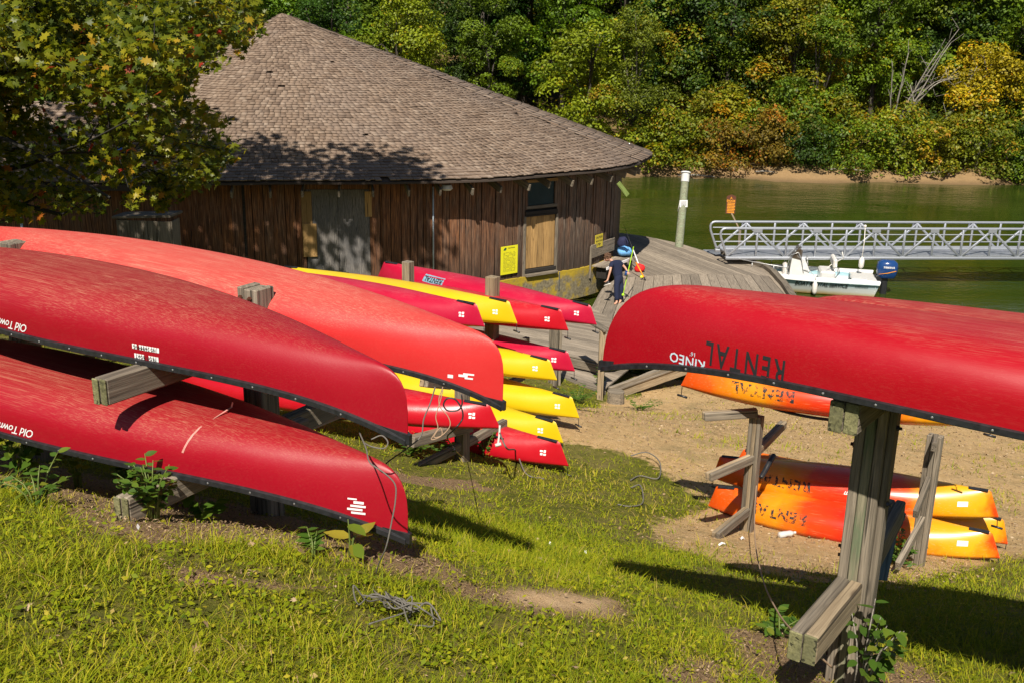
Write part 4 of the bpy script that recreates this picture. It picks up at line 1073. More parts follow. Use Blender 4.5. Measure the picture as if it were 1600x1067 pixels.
# ------------------------------------------------------------------ the deck, ramp, bench
def clip_poly(P, a, n):
    """keep the part of polygon P where (p-a).n >= 0"""
    out = []
    for i in range(len(P)):
        p, q = P[i], P[(i+1) % len(P)]; dp, dq = (p-a)@n, (q-a)@n
        if dp >= 0: out.append(p)
        if dp*dq < 0: out.append(p+(q-p)*dp/(dp-dq))
    return out
deck = empty('deck', H(1100, 430, DECK_Z), 'broad curved plank deck of grey boards around the boathouse', 'deck')
def area(P): return .5*abs(sum(P[i][0]*P[(i+1)%len(P)][1]-P[(i+1)%len(P)][0]*P[i][1] for i in range(len(P))))
def planks(poly, along, wd, top, th=.035, gap=.012, parent=deck, fan=None):
    al = np.array(along)/np.hypot(*along); nr = np.array([-al[1], al[0]]); poly = [np.array(p) for p in poly]
    pr_ = [p@nr for p in poly]; x = min(pr_)
    while x < max(pr_):
        q = clip_poly(clip_poly(poly, nr*x, nr), nr*(x+wd-gap), -nr)
        if len(q) > 2 and area(q) > .01:
            c0 = sum(q)/len(q); al_c = [(float((p-c0)@al), float((p-c0)@nr)) for p in q]
            b_ = MB(); b_.prism(al_c, -th/2, th/2); Mx = frame_m((c0[0], c0[1], top-th/2+random.uniform(-.003, .003)), (al[0], al[1], 0))
            link('plank', b_.mesh('plank'), M['wood_deck'], parent, Mx)
        x += wd
D2 = lambda px, py, h=DECK_Z: V2(H(px, py, h))
cor = V2(wall_p(WS[-1])[0])
# outer field: boards running away to the upper left; inner field: boards fanned out from the building
chev = [D2(1000,432), D2(1090,428), D2(1190,431), D2(1222,433)]
far_edge = [D2(966,364), D2(1010,370), D2(1062,381), D2(1110,395), D2(1150,404), D2(1182,411), D2(1205,422), D2(1222,433)]
outer = [D2(940,395), D2(955,370)] + far_edge + [chev[2], chev[1], chev[0], D2(962,436)]
planks(outer, D2(1150,425)-D2(1040,385), .15, DECK_Z)
edge_r = [D2(1222,433), D2(1242,470), D2(1262,520)]
inn = [D2(925,480), D2(940,452), D2(962,436), chev[0], chev[1], chev[2], chev[3]] + edge_r + [D2(1180,545), D2(1040,540), D2(955,500)]
def fan(poly, c, a0, a1, n):
    for i in range(n):
        t0, t1 = a0+(a1-a0)*i/n, a0+(a1-a0)*(i+1)/n
        q = clip_poly(clip_poly([np.array(p) for p in poly], c, np.array([-math.sin(t0), math.cos(t0)])), c, np.array([math.sin(t1), -math.cos(t1)]))
        if len(q) > 2 and area(q) > .01:
            am = (t0+t1)/2; al = np.array([math.cos(am), math.sin(am)]); nr = np.array([-al[1], al[0]]); c0 = sum(q)/len(q)
            pl_ = [(float((p-c0)@al), float((p-c0)@nr)*.955) for p in q]; b_ = MB(); b_.prism(pl_, -.0175, .0175)
            link('plank', b_.mesh('plank'), M['wood_deck'], deck, frame_m((c0[0], c0[1], DECK_Z-.0175+random.uniform(-.003,.003)), (al[0], al[1], 0)))
fan(inn, V2(H(1040, 250, DECK_Z)), R(-118), R(-58), 120)
near_f = [D2(820,470), D2(925,480), D2(955,500), D2(1040,540), D2(960,566), D2(944,567), D2(800,535), D2(700,500)]
planks(near_f, D2(945,560)-D2(800,530), .145, DECK_Z)
# fascia, kerb timbers and piles
def ribbon(name, pts, z0, z1, w_, mat, parent=deck):
    for a_, c2 in zip(pts, pts[1:]):
        board(name, Vector((*a_, (z0+z1)/2)), Vector((*c2, (z0+z1)/2)), w_, z1-z0, mat, parent, bev=.006)
ribbon('kerb_timber', [D2(1128,398), D2(1160,406), D2(1196,420), D2(1207,428)], DECK_Z+.005, DECK_Z+.13, .16, M['wood_grey'])
ribbon('kerb_timber', [D2(1207,428), D2(1225,448), D2(1246,480), D2(1265,520)], DECK_Z+.005, DECK_Z+.15, .2, M['wood_grey'])
ribbon('fascia', far_edge, DECK_Z-.3, DECK_Z-.04, .05, M['wood_dark']); ribbon('fascia', edge_r, DECK_Z-.3, DECK_Z-.04, .05, M['wood_dark'])
ribbon('fascia', [D2(944,568), D2(800,536), D2(700,501)], DECK_Z-.25, DECK_Z-.04, .05, M['wood_grey'])
for p in far_edge[1::2]+edge_r[:2]:
    b = MB(); q = p+(V2(H(1080,440,DECK_Z))-p)*.03; b.tube([(q[0], q[1], -1.7), (q[0], q[1], DECK_Z-.05)], .13, 10); link('pile', b.mesh('pile', True, 40), M['wood_dark'], deck)
# lower landing and the ramp down to the sand
LZ = DECK_Z-.3
land = [V2(H(x, y, LZ)) for x, y in ((945,570),(800,540),(830,585),(880,590),(946,612))]
land = [V2(H(x, y, LZ)) for x, y in ((1010,552),(945,566),(790,535),(812,565),(878,588),(944,608))]
planks(land, V2(H(944,600,LZ))-V2(H(812,560,LZ)), .15, LZ)
ribbon('fascia', [V2(H(x, y, LZ)) for x, y in ((805,560),(878,589),(946,610))], LZ-.28, LZ-.01, .06, M['wood_grey'])
rp = empty('ramp', H(960, 615, LZ-.2), 'short plank ramp with a plank edge rising from the sand to the deck', 'ramp')
r0, r1 = H(950, 612, LZ), H(1095, 560, DECK_Z)
o_ = Vector((.75, .95, 0)).normalized()
for i in range(12):
    a_ = r0+o_*(.05+i*.15); c2 = r1+o_*(.05+i*.15); board('plank', a_, c2, .14, .04, M['wood_deck'], rp)
board('side_board', r0+Vector((0,0,-.12)), r1+Vector((0,0,-.14)), .05, .24, M['wood_tan'], rp)
board('edge_timber', r0+o_*.06+Vector((0,0,.06)), r1+o_*.06+Vector((0,0,.06)), .09, .08, M['wood_grey'], rp)
pp = W(937, 620, 22.6); tpp = W(938, 512, 22.4)
gp = empty('rail_post', (pp.x, pp.y, gh(pp.x, pp.y)), 'square grey post with a cap board at the foot of the ramp', 'post')
board('shaft', (pp.x, pp.y, gh(pp.x, pp.y)-.2), (pp.x, pp.y, tpp.z), .13, .13, M['wood_tan'], gp, up=(0,-1,0))
q = W(905, 508, 23.3); board('cap_board', Vector((pp.x+.1, pp.y-.1, tpp.z+.025)), Vector((q.x, q.y, tpp.z+.025)), .2, .045, M['wood_grey'], gp)
for px, py in ((868, 560), (875, 515), (862,515)):
    p = W(px, py, 22.8); board('rail_post_board', (p.x, p.y, .1), (p.x, p.y, tpp.z-.02), .1, .1, M['wood_grey'], gp, up=(0,-1,0))
st = W(962, 628, 22.4); b = MB(); b.tube([(st.x, st.y, gh(st.x, st.y)-.2), (st.x, st.y, gh(st.x, st.y)+.28)], [.2, .18], 14)
lk = tag(link('pile_stump', b.mesh('stump', False), M['wood_grey'], None), 'squat sawn off round pile beside the foot of the ramp', 'stump')

# bench along the wall at the corner
bs, be = wall_s(921), WS[-1]-.05
pA, pB = wall_p(bs, .12)[0], wall_p(be, .12)[0]; nnb = wall_p((bs+be)/2)[2]
bz = DECK_Z
bench = empty('bench', Vector((*((pA+pB)/2).xy, bz)), 'weathered plank bench with a pale back board against the boathouse corner', 'bench')
board('back_board', pA+Vector((0,0,bz+.84)), pB+Vector((0,0,bz+.84)), .045, .42, M['wood_grey'], bench, up=(0,0,1))
for i in range(3): board('seat_plank', pA+nnb*(.12+.16*i)+Vector((0,0,bz+.40)), pB+nnb*(.12+.16*i)+Vector((0,0,bz+.40)), .15, .045, M['wood_deck'], bench)
board('front_board', pA+nnb*.55+Vector((0,0,bz+.37)), pB+nnb*.55+Vector((0,0,bz+.37)), .035, .09, M['decal_white'], bench)
for f_ in (.1, .9): board('support', pA.lerp(pB, f_)+nnb*.3+Vector((0,0,bz)), pA.lerp(pB, f_)+nnb*.3+Vector((0,0,bz+.37)), .35, .06, M['wood_dark'], bench, up=(pB-pA))
board('end_board', pA-(pB-pA).normalized()*.03+Vector((0,0,bz)), pA-(pB-pA).normalized()*.03+Vector((0,0,bz+1.02)), .06, .05, M['wood_grey'], bench, up=(0,-1,0))
# ------------------------------------------------------------------ gangway
ga = W(1140, 406, 34.6); gb = W(1600, 406, 35.5); gd = (gb-ga); gd.z = 0; gd.normalize(); gn = Vector((-gd.y, gd.x, 0))
zb, zt2 = ga.z, ga.z+1.06
gw = empty('gangway', Vector((ga.x, ga.y, DECK_Z)), 'long silver aluminium truss gangway reaching from the deck out over the water', 'gangway')
def gp_(x, side, z): return ga+gd*x+gn*(1.28*side)+Vector((0, 0, z-zb))
PAN, NP = 1.03, 20
def bar(name, p, q, r_, par=gw, n=6, mat='alu'):
    p, q = Vector(p), Vector(q); b_ = MB(); L = (q-p).length
    if n == 4: b_.cham((0,0,0), L, r_*2, r_*2, .006)
    else: b_.tube([(-L/2,0,0),(L/2,0,0)], r_, n)
    return link(name, b_.mesh(name, n > 4, 50), M[mat], par, frame_m((p+q)/2, q-p, Vector((0,0,1)) if abs((q-p).normalized().z) < .95 else gn))
for side in (0, 1):
    L = PAN*NP
    b = MB(); x0 = -.1
    b.tube([gp_(L, side, zt2), gp_(.0, side, zt2)]+[gp_(-.22-.16*math.sin(a), side, zt2-.16+.16*math.cos(a)) for a in (0, .5, 1.0, 1.5)]+[gp_(-.36, side, zt2-.3), gp_(-.12, side, zb+.16)], .042, 8)
    link('top_rail', b.mesh('rail', True, 60), M['alu'], gw)
    bar('bottom_chord', gp_(-.15, side, zb+.05), gp_(L, side, zb+.05), .05, n=4)
    for z_ in (.36, .62, .86): bar('mid_rail', gp_(-.30+.1*(1-z_), side, zb+z_), gp_(L, side, zb+z_), .018)
    for i in range(NP):
        x = PAN*(i+.86)
        bar('upright', gp_(x, side, zb+.02), gp_(x, side, zt2-.03), .032, n=4)
        lo, hi = (gp_(x-PAN, side, zb+.08), gp_(x, side, zt2-.05)) if i % 2 == 0 else (gp_(x, side, zb+.08), gp_(x-PAN, side, zt2-.05))
        bar('diagonal', lo, hi, .034, n=4)
        if i % 2 == 0:
            g = MB(); g.cham((0,0,0), .3, .012, .12, .003); link('gusset', g.mesh('g'), M['alu'], gw, frame_m(gp_(x, side, zt2-.07)-gn*(.04 if side == 0 else -.04), gd))
for i in range(int(PAN*NP/.6)):
    x = i*.6; g = MB(); g.box((0,0,0), .59, 1.2, .03); link('floor_panel', g.mesh('f'), M['alu'], gw, frame_m(gp_(x+.3, .5, zb+.13), gd))
g = MB(); g.box((0,0,0), PAN*NP, .02, .2); link('side_plate', g.mesh('sp'), M['alu'], gw, frame_m(gp_(PAN*NP/2, .97, zb+.12), gd))
tp = [D2(1108,397), D2(1150,405), D2(1140,392), D2(1098,391)]
b = MB(); c0 = sum(tp)/4; b.prism([tuple(p-c0) for p in tp], 0, .012); link('threshold_plate', b.mesh('tp'), M['alu'], gw, Matrix.Translation((c0[0], c0[1], DECK_Z+.004)))

# ------------------------------------------------------------------ mooring pole, brown sign
p0, p1 = W(1061, 384, 37.5), W(1071.5, 271, 37.5)
pl = empty('mooring_pole', (p0.x, p0.y, DECK_Z), 'pale green round pole with a white cap band standing at the deck edge', 'pole')
ax_ = (p1-p0).normalized(); b = MB(); b.tube([p0-ax_*2.6, p0, p0.lerp(p1, .5), p1-ax_*.02], [.155,.15,.145,.135], 14)
M['pole'] = m_wood('pale_green_pole_wood', (.16,.16,.10), (.30,.32,.21), (.44,.45,.32), green=(.27,.35,.22))
link('shaft', b.mesh('shaft', True, 40), M['pole'], pl)
b = MB(); b.tube([p1-ax_*.32, p1], .15, 14); b.tube([p1, p1+ax_*.05], [.19, .17], 14); link('cap', b.mesh('cap', False), M['white'], pl)
q = p0.lerp(p1, .585); e = MB(); e.cham((0,0,0), .29, .012, .26, .003); fm = frame_m(q+Vector((-.0,-.155,0)), Vector((1,0,.05))); pn_ = link('paper_notice', e.mesh('n'), M['paper'], pl, fm)
for i in range(4): e = MB(); e.box((0,0,0), .2, .003, .022); link('print_line', e.mesh('pl'), m_plain('grey_print', (.3,.3,.32)) if i == 0 else bpy.data.materials['grey_print'], pn_, fm @ Matrix.Translation((0,-.008,.07-.045*i)))
b = MB(); b.tube([q+Vector((-.14,-.17,.1)), q+Vector((-.17,-.17,-.1)), q+Vector((-.2,-.16,-.28))], .012, 5); link('cord', b.mesh('cord', True), M['rope_white'], pl)

sc0 = W(1142, 320.5, 37.0); sx_ = Vector((.93, -.25, .0)).normalized()
sgn = empty('dock_sign', W(1153, 392, 37.0), 'brown sign with orange lettering on a slanting post behind the gangway rail', 'sign')
fm = frame_m(sc0, sx_, Vector((.17, .05, 1)));  b = MB()
b.prism([(-.165,-.33),(.165,-.33),(.165,.3),(.0,.37),(-.165,.3)], -.012, .012)
fm2 = fm @ Matrix.Rotation(R(90), 4, 'X')
link('board', b.mesh('b'), M['sign_brown'], sgn, fm2)
for i, (tx, h_) in enumerate((('A', .07), ('DOCK', .075))): flat_text('sign_lettering', tx, h_, M['sign_orange'], fm2 @ Matrix.Translation((0, .24-.105*i, .014)), sgn, bold=.04)
for i in range(7):
    b = MB(); x = -.12+.0*i
    while x < .12:
        l_ = random.uniform(.02, .04); b.add([(x,-.018,0),(x+l_,-.018,0),(x+l_,.02,0),(x,.02,0)], [(0,1,2,3)]); x += l_+.012
    link('print_line', b.mesh('l'), M['sign_orange'], sgn, fm2 @ Matrix.Translation((0, .055-.055*i, .014)))
board('post', W(1143, 334, 37.05), W(1156, 360, 37.05), .05, .04, M['wood_tan'], sgn, up=(0,-1,0))
board('post', W(1156, 360, 37.05), W(1156, 400, 37.05)-Vector((0,0,2.5)), .09, .09, M['wood_grey'], sgn, up=(0,-1,0))

# ------------------------------------------------------------------ the work boat
bs0, bb0 = W(1372, 464, 33.6), W(1228, 457, 34.15)
bd = (bb0-bs0); bd.z = 0; bd.normalize()
BM = frame_m((bs0.x, bs0.y, 0), bd); BM = BM @ Matrix.Translation((0, -.78, 0))      # x to the bow, -y away from the viewer after the frame's sense is set
if (BM.to_3x3() @ Vector((0, 1, 0))).y > 0: BM = frame_m((bs0.x, bs0.y, 0), bd) @ Matrix.Translation((0, .78, 0))
sgy = 1 if (BM.to_3x3() @ Vector((0, 1, 0))).y < 0 else -1          # local side facing the viewer
boat = empty('motorboat', BM, 'white open motorboat with black BOAT RENTAL SERVICE lettering moored beside the deck', 'boat')
t = NT('stained_white_hull_reflection'); zc = t.sep(t.n('TexCoord').outputs['Object']); nz = t.noise(t.coord('Object', (2, 2, 6), False), 3, 4)
hc = t.ramp(t.math('ADD', zc[2], t.math('MULTIPLY', t.math('SUBTRACT', nz, .5), .06)), [(.02, (.42,.25,.05)), (.1, (.68,.60,.42)), (.17, (.74,.75,.72)), (.30, (.70,.75,.76)), (.385, (.30,.47,.53)), (.40, (.34,.5,.55)), (.47, (.25,.42,.48)), (.5, (.78,.78,.76))])  # tan waterline stain; teal under the gunwale is reflected light put into the colour
M['boat_hull'] = t.bsdf(hc, .25)
LB, HB = 5.0, .58
def bsec(x):
    f = x/LB; b_ = .95*(1-max(0, (f-.45)/.55)**2.2)+.015; zk = -.12+.42*max(0, (f-.6)/.4)**2; zg = HB+.10*max(0, f-.3)
    return b_, zk, zg
rings = []
for i in range(25):
    x = LB*i/24; b_, zk, zg = bsec(x); ch = b_*(.82-.2*(x/LB)); xo = .12*(zg)*0
    rk = lambda z: -.28*(1-(z-zk)/(zg-zk)) if i == 0 else 0
    o = [(x+(.18 if i == 0 else 0)*(1-(z-zk)/(zg-zk)) , y, z) for y, z in ((0, zk), (ch, zk+.14), (b_-.02, zg-.13), (b_+.03, zg-.11), (b_+.03, zg-.06), (b_, zg), (b_-.16, zg+.01), (b_-.18, zg-.05), (b_-.2, .26), (0, .24))]
    rings.append([Vector(p) for p in o]+[Vector((p[0], -p[1], p[2])) for p in o[-2:0:-1]])
b = MB(); b.loft(rings); link('hull', b.mesh('hull', True, 32), M['boat_hull'], boat, None, True)
b = MB(); b.cham((.42, 0, .50), .75, 1.62, .1, .02); b.cham((.62, .35*sgy, .55), .5, .6, .06, .02); link('stern_deck', b.mesh('sd'), M['white'], boat, None, True)
b = MB(); b.cham((4.0, 0, .52), 1.3, .9, .14, .03); link('bow_deck', b.mesh('bdk'), M['white'], boat, None, True)
# console with windscreen and wheel
b = MB(); b.loft([[Vector(p) for p in ((2.18,-.36,.26),(2.86,-.36,.26),(2.86,.36,.26),(2.18,.36,.26))], [Vector(p) for p in ((2.22,-.34,.72),(2.84,-.34,.72),(2.84,.34,.72),(2.22,.34,.72))], [Vector(p) for p in ((2.34,-.31,.98),(2.80,-.31,1.12),(2.80,.31,1.12),(2.34,.31,.98))]])
cons = link('console', b.mesh('con'), M['white'], boat, None, True)
t = NT('smoked_acrylic'); t.bsdf((.05,.035,.02), .08, None, Alpha=.82); M['smoke'] = t.m
b = MB(); b.add([(2.82,-.33,1.10),(2.82,.33,1.10),(2.62,.30,1.46),(2.62,-.30,1.46),(2.80,-.33,1.10),(2.80,.33,1.10),(2.60,.30,1.46),(2.60,-.30,1.46),(2.50,.33,1.04),(2.48,.30,1.36),(2.50,-.33,1.04),(2.48,-.30,1.36)], [(0,1,2,3),(4,7,6,5),(0,3,7,4),(1,5,6,2),(3,2,6,7),(1,8,9,2),(0,3,11,10)])
link('windscreen', b.mesh('ws'), M['smoke'], cons, None, True)
b = MB(); b.tube([(2.28+.03*math.cos(a), .17*math.sin(a), .98+.17*math.cos(a)) for a in np.linspace(0, 6.28, 17)], .014, 5, caps=False); b.tube([(2.28,-.16,.98),(2.28,.16,.98)], .012, 5); link('steering_wheel', b.mesh('sw', True), M['steel'], cons, None, True)
b = MB(); b.cham((2.98, 0, .58), .16, .66, .5, .05); b.cham((3.1, 0, .42), .4, .62, .12, .03)
link('cushion', b.mesh('cu'), M['cream'], boat, None, True)
b = MB()
for y in (-.36, .36): b.tube([(2.86,y,.3),(2.94,y,.85),(2.86,y,1.2),(2.62,y,1.3),(2.5,y,1.05),(2.4,y,.62)], .014, 6)
b.tube([(2.40,.36*sgy,.72),(2.2,.4*sgy,.70),(2.05,.42*sgy,.55),(2.0,.42*sgy,.3)], .012, 5)
link('grab_rail', b.mesh('gr', True), M['steel'], boat, None, True)
# helm seat: cushion back on rails
b = MB(); b.cham((1.42, 0, 1.0), .13, 1.0, .30, .04); link('seat_back', b.mesh('sb'), M['cream'], boat, None, True)
b = MB(); b.cham((1.62, 0, .56), .5, .95, .34, .05); link('seat_box', b.mesh('sx'), M['white'], boat, None, True)
b = MB()
for y in (-.5, .5): b.tube([(1.42,y,1.05),(1.3,y,.7),(1.45,y,.3)], .016, 6)
link('seat_rail', b.mesh('sr', True), M['steel'], boat, None, True)
b = MB()
for y in (-1, 1):
    b.tube([(2.9, y*.80, .62),(3.0, y*.80, .86),(3.8, y*.66, .92),(4.5, y*.38, .96),(4.85, y*.1, .98)], .014, 6)
    for x, yy in ((3.4,.74),(4.1,.56)): b.tube([(x, y*yy, .62),(x, y*yy*.97, .9)], .012, 5)
link('bow_rail', b.mesh('br', True), M['steel'], boat, None, True)
# outboard motor
ob = MB(); ob.loft([[Vector((-.30+dx*sx, dy*sy, z)) for dx, dy in ((-1,-.6),(-.8,-1),(.7,-1),(1,-.6),(1,.6),(.7,1),(-.8,1),(-1,.6))] for z, sx, sy in ((.56,.24,.17),(.66,.30,.21),(.90,.33,.22),(1.06,.30,.20),(1.14,.2,.14))])
om = link('outboard_motor', ob.mesh('om', True, 50), M['blue'], boat, None, True)
b = MB(); b.cham((-.26, 0, .2), .2, .16, .75, .03); b.cham((-.05, 0, .48), .25, .3, .3, .03); link('motor_leg', b.mesh('ml'), M['black'], om, None, True)
b = MB(); b.cham((-.03, 0, .70), .06, .30, .30, .02); link('motor_bracket', b.mesh('mb'), m_plain('dark_blue_grey', (.05,.07,.1), .4), om, None, True)
V, F = text_poly('YAMAHA', .075, shear=.25, bold=.03)
def side_text(name, txt, h, x, z, mat, y, par, **k):
    V, F = text_poly(txt, h, **k); b_ = MB(); b_.add([(x-v.x if sgy > 0 else x-v.x, y, z+v.y) for v in V], F)
    me_ = bpy.data.meshes.new(name); me_.from_pydata(b_.v, [], b_.f); return link(name, me_, M[mat], par, None, True)
side_text('brand_lettering', 'YAMAHA', .07, -.32, .93, 'decal_white', sgy*.232, om, shear=.2, bold=.03, xs=.9)
b = MB(); b.add([(-.02, sgy*.226, .70),(-.3, sgy*.232, .76),(-.56, sgy*.226, .84),(-.56, sgy*.226, .815),(-.3, sgy*.232, .735),(-.02, sgy*.226, .69)], [(0,1,2,3,4,5)]); link('stripe', b.mesh('st'), M['rod_orange'], om, None, True)
# lettering on the side, fenders
def hull_text(txt, h, x0, x1, z, **k):
    V, F = text_poly(txt, h, **k); mx = max(v.x for v in V); out = []
    for v in V:
        x = (x0+x1)/2 - v.x/mx*(x1-x0)/2 * (1 if True else -1); b_, zk, zg = bsec(max(.01, x)); f_ = ((z+v.y)-(zk+.14))/((zg-.13)-(zk+.14)); ch = b_*(.82-.2*(x/LB))
        out.append((x, sgy*(ch+(b_-.02-ch)*f_+.012), z+v.y))
    me_ = bpy.data.meshes.new('hull_lettering'); me_.from_pydata(out, [], F); link('hull_lettering', me_, M['ink'], boat, None, True)
hull_text('BOAT RENTAL SERVICE', .15, .98, 2.72, .37, shear=.3, bold=.03)
hull_text('SUNDANCE', .07, .36, .80, .365, shear=.3)
def fender(name, p, par=None):
    b_ = MB(); b_.tube([p+Vector((0,0,z)) for z in (.25,.19,.12,-.12,-.19,-.22)], [.02,.05,.085,.085,.06,.02], 10); b_.tube([p+Vector((0,0,z)) for z in (.24,.45)], .012, 5)
    return b_
b = fender('fender', Vector((2.05, sgy*1.02, .28))); tag(link('fender', b.mesh('fd', True), M['cream'], None, BM), 'cream fender hanging over the side of the motorboat, across its lettering', 'fender')
gt = W(1352, 354, 34.4); gf = W(1347, 403, 34.4)
b = MB(); b.tube([gt, gt.lerp(gf, .5)+Vector((.02,0,0)), gf], .014, 5); b.ball(gt+Vector((0,0,.0)), .05, seg=8); b.tube([gf+Vector((0,0,z)) for z in (.03,0,-.08,-.3,-.37)], [.02,.05,.09,.09,.03], 10)
tag(link('fender', b.mesh('fd', True), M['cream'], None), 'white fender hanging on a cord from the gangway rail behind the outboard motor', 'fender')
b = MB(); b.tube([W(1318,404,34.5), W(1300,413,34.3), W(1292,420,34.1)], .016, 5); b.tube([W(1318,404,34.5), W(1316,394,34.5)], .02, 5)
tag(link('mooring_line', b.mesh('ml', True), M['rope_white'], None), 'pale mooring line from the gangway chord to the motorboat', 'rope')
b = MB(); pts = [H(1128+random.uniform(0,14), 398+random.uniform(2,6), DECK_Z+.15) for _ in range(9)]; b.tube(pts, .02, 5)
tag(link('rope_coil', b.mesh('rc', True), M['rope_white'], None), 'knotted pale rope lying on the deck kerb by the gangway', 'rope')

# ------------------------------------------------------------------ the boy at the bench, bags and rods
FZ = 29.35
def skin_mesh(name, verts, edges, sub=2, root=0):
    me_ = bpy.data.meshes.new(name); me_.from_pydata([tuple(v[0]) for v in verts], edges, [])
    o = bpy.data.objects.new(name, me_); COL.objects.link(o); md = o.modifiers.new('s', 'SKIN')
    for i, v in enumerate(verts):
        r_ = v[1]; o.data.skin_vertices[0].data[i].radius = r_ if isinstance(r_, tuple) else (r_, r_)
    o.data.skin_vertices[0].data[root].use_root = True
    o.modifiers.new('u', 'SUBSURF').levels = sub; o.modifiers['u'].render_levels = sub; md.use_smooth_shade = True
    dg = bpy.context.evaluated_depsgraph_get(); out = bpy.data.meshes.new_from_object(o.evaluated_get(dg)); bpy.data.objects.remove(o); return out
fb = H(966, 475, DECK_Z); FZ = PJ(fb)[2]
def Bp(px, py, dz=0.0): return W(px, py, FZ+dz)
boy = empty('person', fb, 'barefoot child in navy T-shirt and trousers stooping over the bench with a shoe in hand', 'person')
hip, chest, nk, hd_ = Bp(967,434), Bp(961.8,415.5), Bp(956.5,408.5), Bp(949.5,403.5)
vb = [(hip,.10),(chest,.10),(nk,.045),(Bp(952.5,405.5),.05),(hd_,.07),
      (Bp(956,411,-.14),.045),(Bp(953.5,424,-.2),.034),(Bp(950,436,-.18),.026),(Bp(948.6,440,-.18),.026),
      (Bp(968.5,410,.12),.045),(Bp(977,419,.12),.034),(Bp(980,424,.02),.026),(Bp(981,427,-.02),.026),
      (Bp(964.5,437,-.06),.075),(Bp(963.5,455,-.07),.055),(Bp(964,470,-.05),.036),(Bp(963,474,-.06),.035),(Bp(959.5,475.5,-.1),.028),
      (Bp(969,437,.06),.075),(Bp(970.5,454,.05),.055),(Bp(970,468,.1),.036),(Bp(969,472,.08),.035),(Bp(966,474,.06),.028)]
eb = [(0,1),(1,2),(2,3),(3,4),(1,5),(5,6),(6,7),(7,8),(1,9),(9,10),(10,11),(11,12),(0,13),(13,14),(14,15),(15,16),(16,17),(0,18),(18,19),(19,20),(20,21),(21,22)]
for hi_, wr in ((8, 7), (12, 11)):                         # five fingers on each hand
    hp = vb[hi_][0]; dv = (hp-vb[wr][0]).normalized(); sv = dv.cross(CF).normalized()
    for k in range(5):
        o = sv*(.022*(k-2)); ln = (.035,.055,.06,.055,.042)[k] if k else .04
        vb.append((hp+o+dv*.02, .009)); vb.append((hp+o*(1.3 if k else 1.8)+dv*(.02+ln*.7)+CF*-.012, .0075)); eb += [(hi_, len(vb)-2), (len(vb)-2, len(vb)-1)]
link('body', skin_mesh('body', vb, eb), M['skin'], boy)
vs_ = [(Bp(966.5,438),(.165,.14)),(Bp(965,424),(.15,.12)),(chest,(.165,.13)),(Bp(958,409.5),(.09,.08)),(Bp(956,412,-.14),.075),(Bp(954.3,419,-.18),.066),(Bp(968.5,410.5,.12),.075),(Bp(974,415.5,.12),.066)]
link('t_shirt', skin_mesh('shirt', vs_, [(0,1),(1,2),(2,3),(2,4),(4,5),(2,6),(6,7)]), M['navy'], boy)
vt = [(Bp(966,426),(.145,.12)),(Bp(966.5,436),(.15,.13)),(Bp(964.2,440,-.07),.10),(Bp(963.3,455,-.07),.082),(Bp(964,471,-.05),.072),(Bp(969,440,.07),.10),(Bp(970.5,455,.05),.082),(Bp(970,469.5,.1),.072)]
link('trousers', skin_mesh('trousers', vt, [(0,1),(1,2),(2,3),(3,4),(1,5),(5,6),(6,7)]), M['navy'], boy)
# head: face towards the bench, with nose, ear and a cap of hair
b = MB(); hf = frame_m(hd_, (-1, -.35, -.55)); b.ball((0,0,0), .098, .078, .105, 14, 10, hf.to_3x3())
hm = b.mesh('head', True); hm.transform(Matrix.Translation(hd_)); head = link('head', hm, M['skin'], boy)
b = MB(); b.ball((.1,0,-.01), .02, .014, .022, 8, 6); link('nose', b.mesh('nose', True), M['skin'], head, hf)
for sy in (-1, 1):
    b = MB(); b.ball((-.01, sy*.078, 0), .022, .01, .03, 8, 6); link('ear', b.mesh('ear', True), M['skin'], head, hf)
    b = MB(); b.ball((.088, sy*.03, .022), .012, .012, .009, 8, 6); link('eye', b.mesh('eye', True), M['ink'], head, hf)
b = MB(); b.ball((.088,0,-.05), .012, .026, .006, 8, 4); link('mouth', b.mesh('mouth', True), M['bag_red'], head, hf)
b = MB(); b.ball((-.022,0,.028), .112, .092, .105, 14, 9); hv = b.v; 
for i in range(40):
    a_, e_ = random.uniform(0, 6.28), random.uniform(.1, 1.5); d_ = Vector((math.cos(a_)*math.cos(e_)*.1-.022, math.sin(a_)*math.cos(e_)*.09, math.sin(e_)*.105+.03))
    b.ball(d_, random.uniform(.018,.032), seg=6, ring=4)
link('hair', b.mesh('hair', True), M['hair'], boy, hf)
# shoe in the hand, and its fellow on the bench
def shoe(p, yaw, label, nm='shoe'):
    e_ = empty(nm, Matrix.Translation(p) @ Matrix.Rotation(yaw, 4, 'Z') @ Matrix.Rotation(R(25), 4, 'Y'), label, 'shoe')
    b_ = MB(); b_.loft([[Vector((x, math.cos(a)*wy, z0+math.sin(a)*hz)) for a in np.linspace(0, 6.28, 9)[:-1]] for x, wy, z0, hz in ((-.12,.02,.03,.03),(-.10,.04,.05,.055),(-.02,.042,.045,.05),(.05,.046,.03,.034),(.11,.03,.022,.02))])
    link('upper', b_.mesh('u', True), M['ink'], e_, None, True)
    b_ = MB(); b_.prism([(-.13,-.03),(-.1,-.04),(.05,-.05),(.12,-.02),(.12,.02),(.05,.05),(-.1,.04),(-.13,.03)], -.01, .015); link('sole', b_.mesh('s'), M['cream'], e_, None, True)
shoe(Bp(948.3,445.5,-.18), 2.2, 'black shoe with a cream sole held by the child')
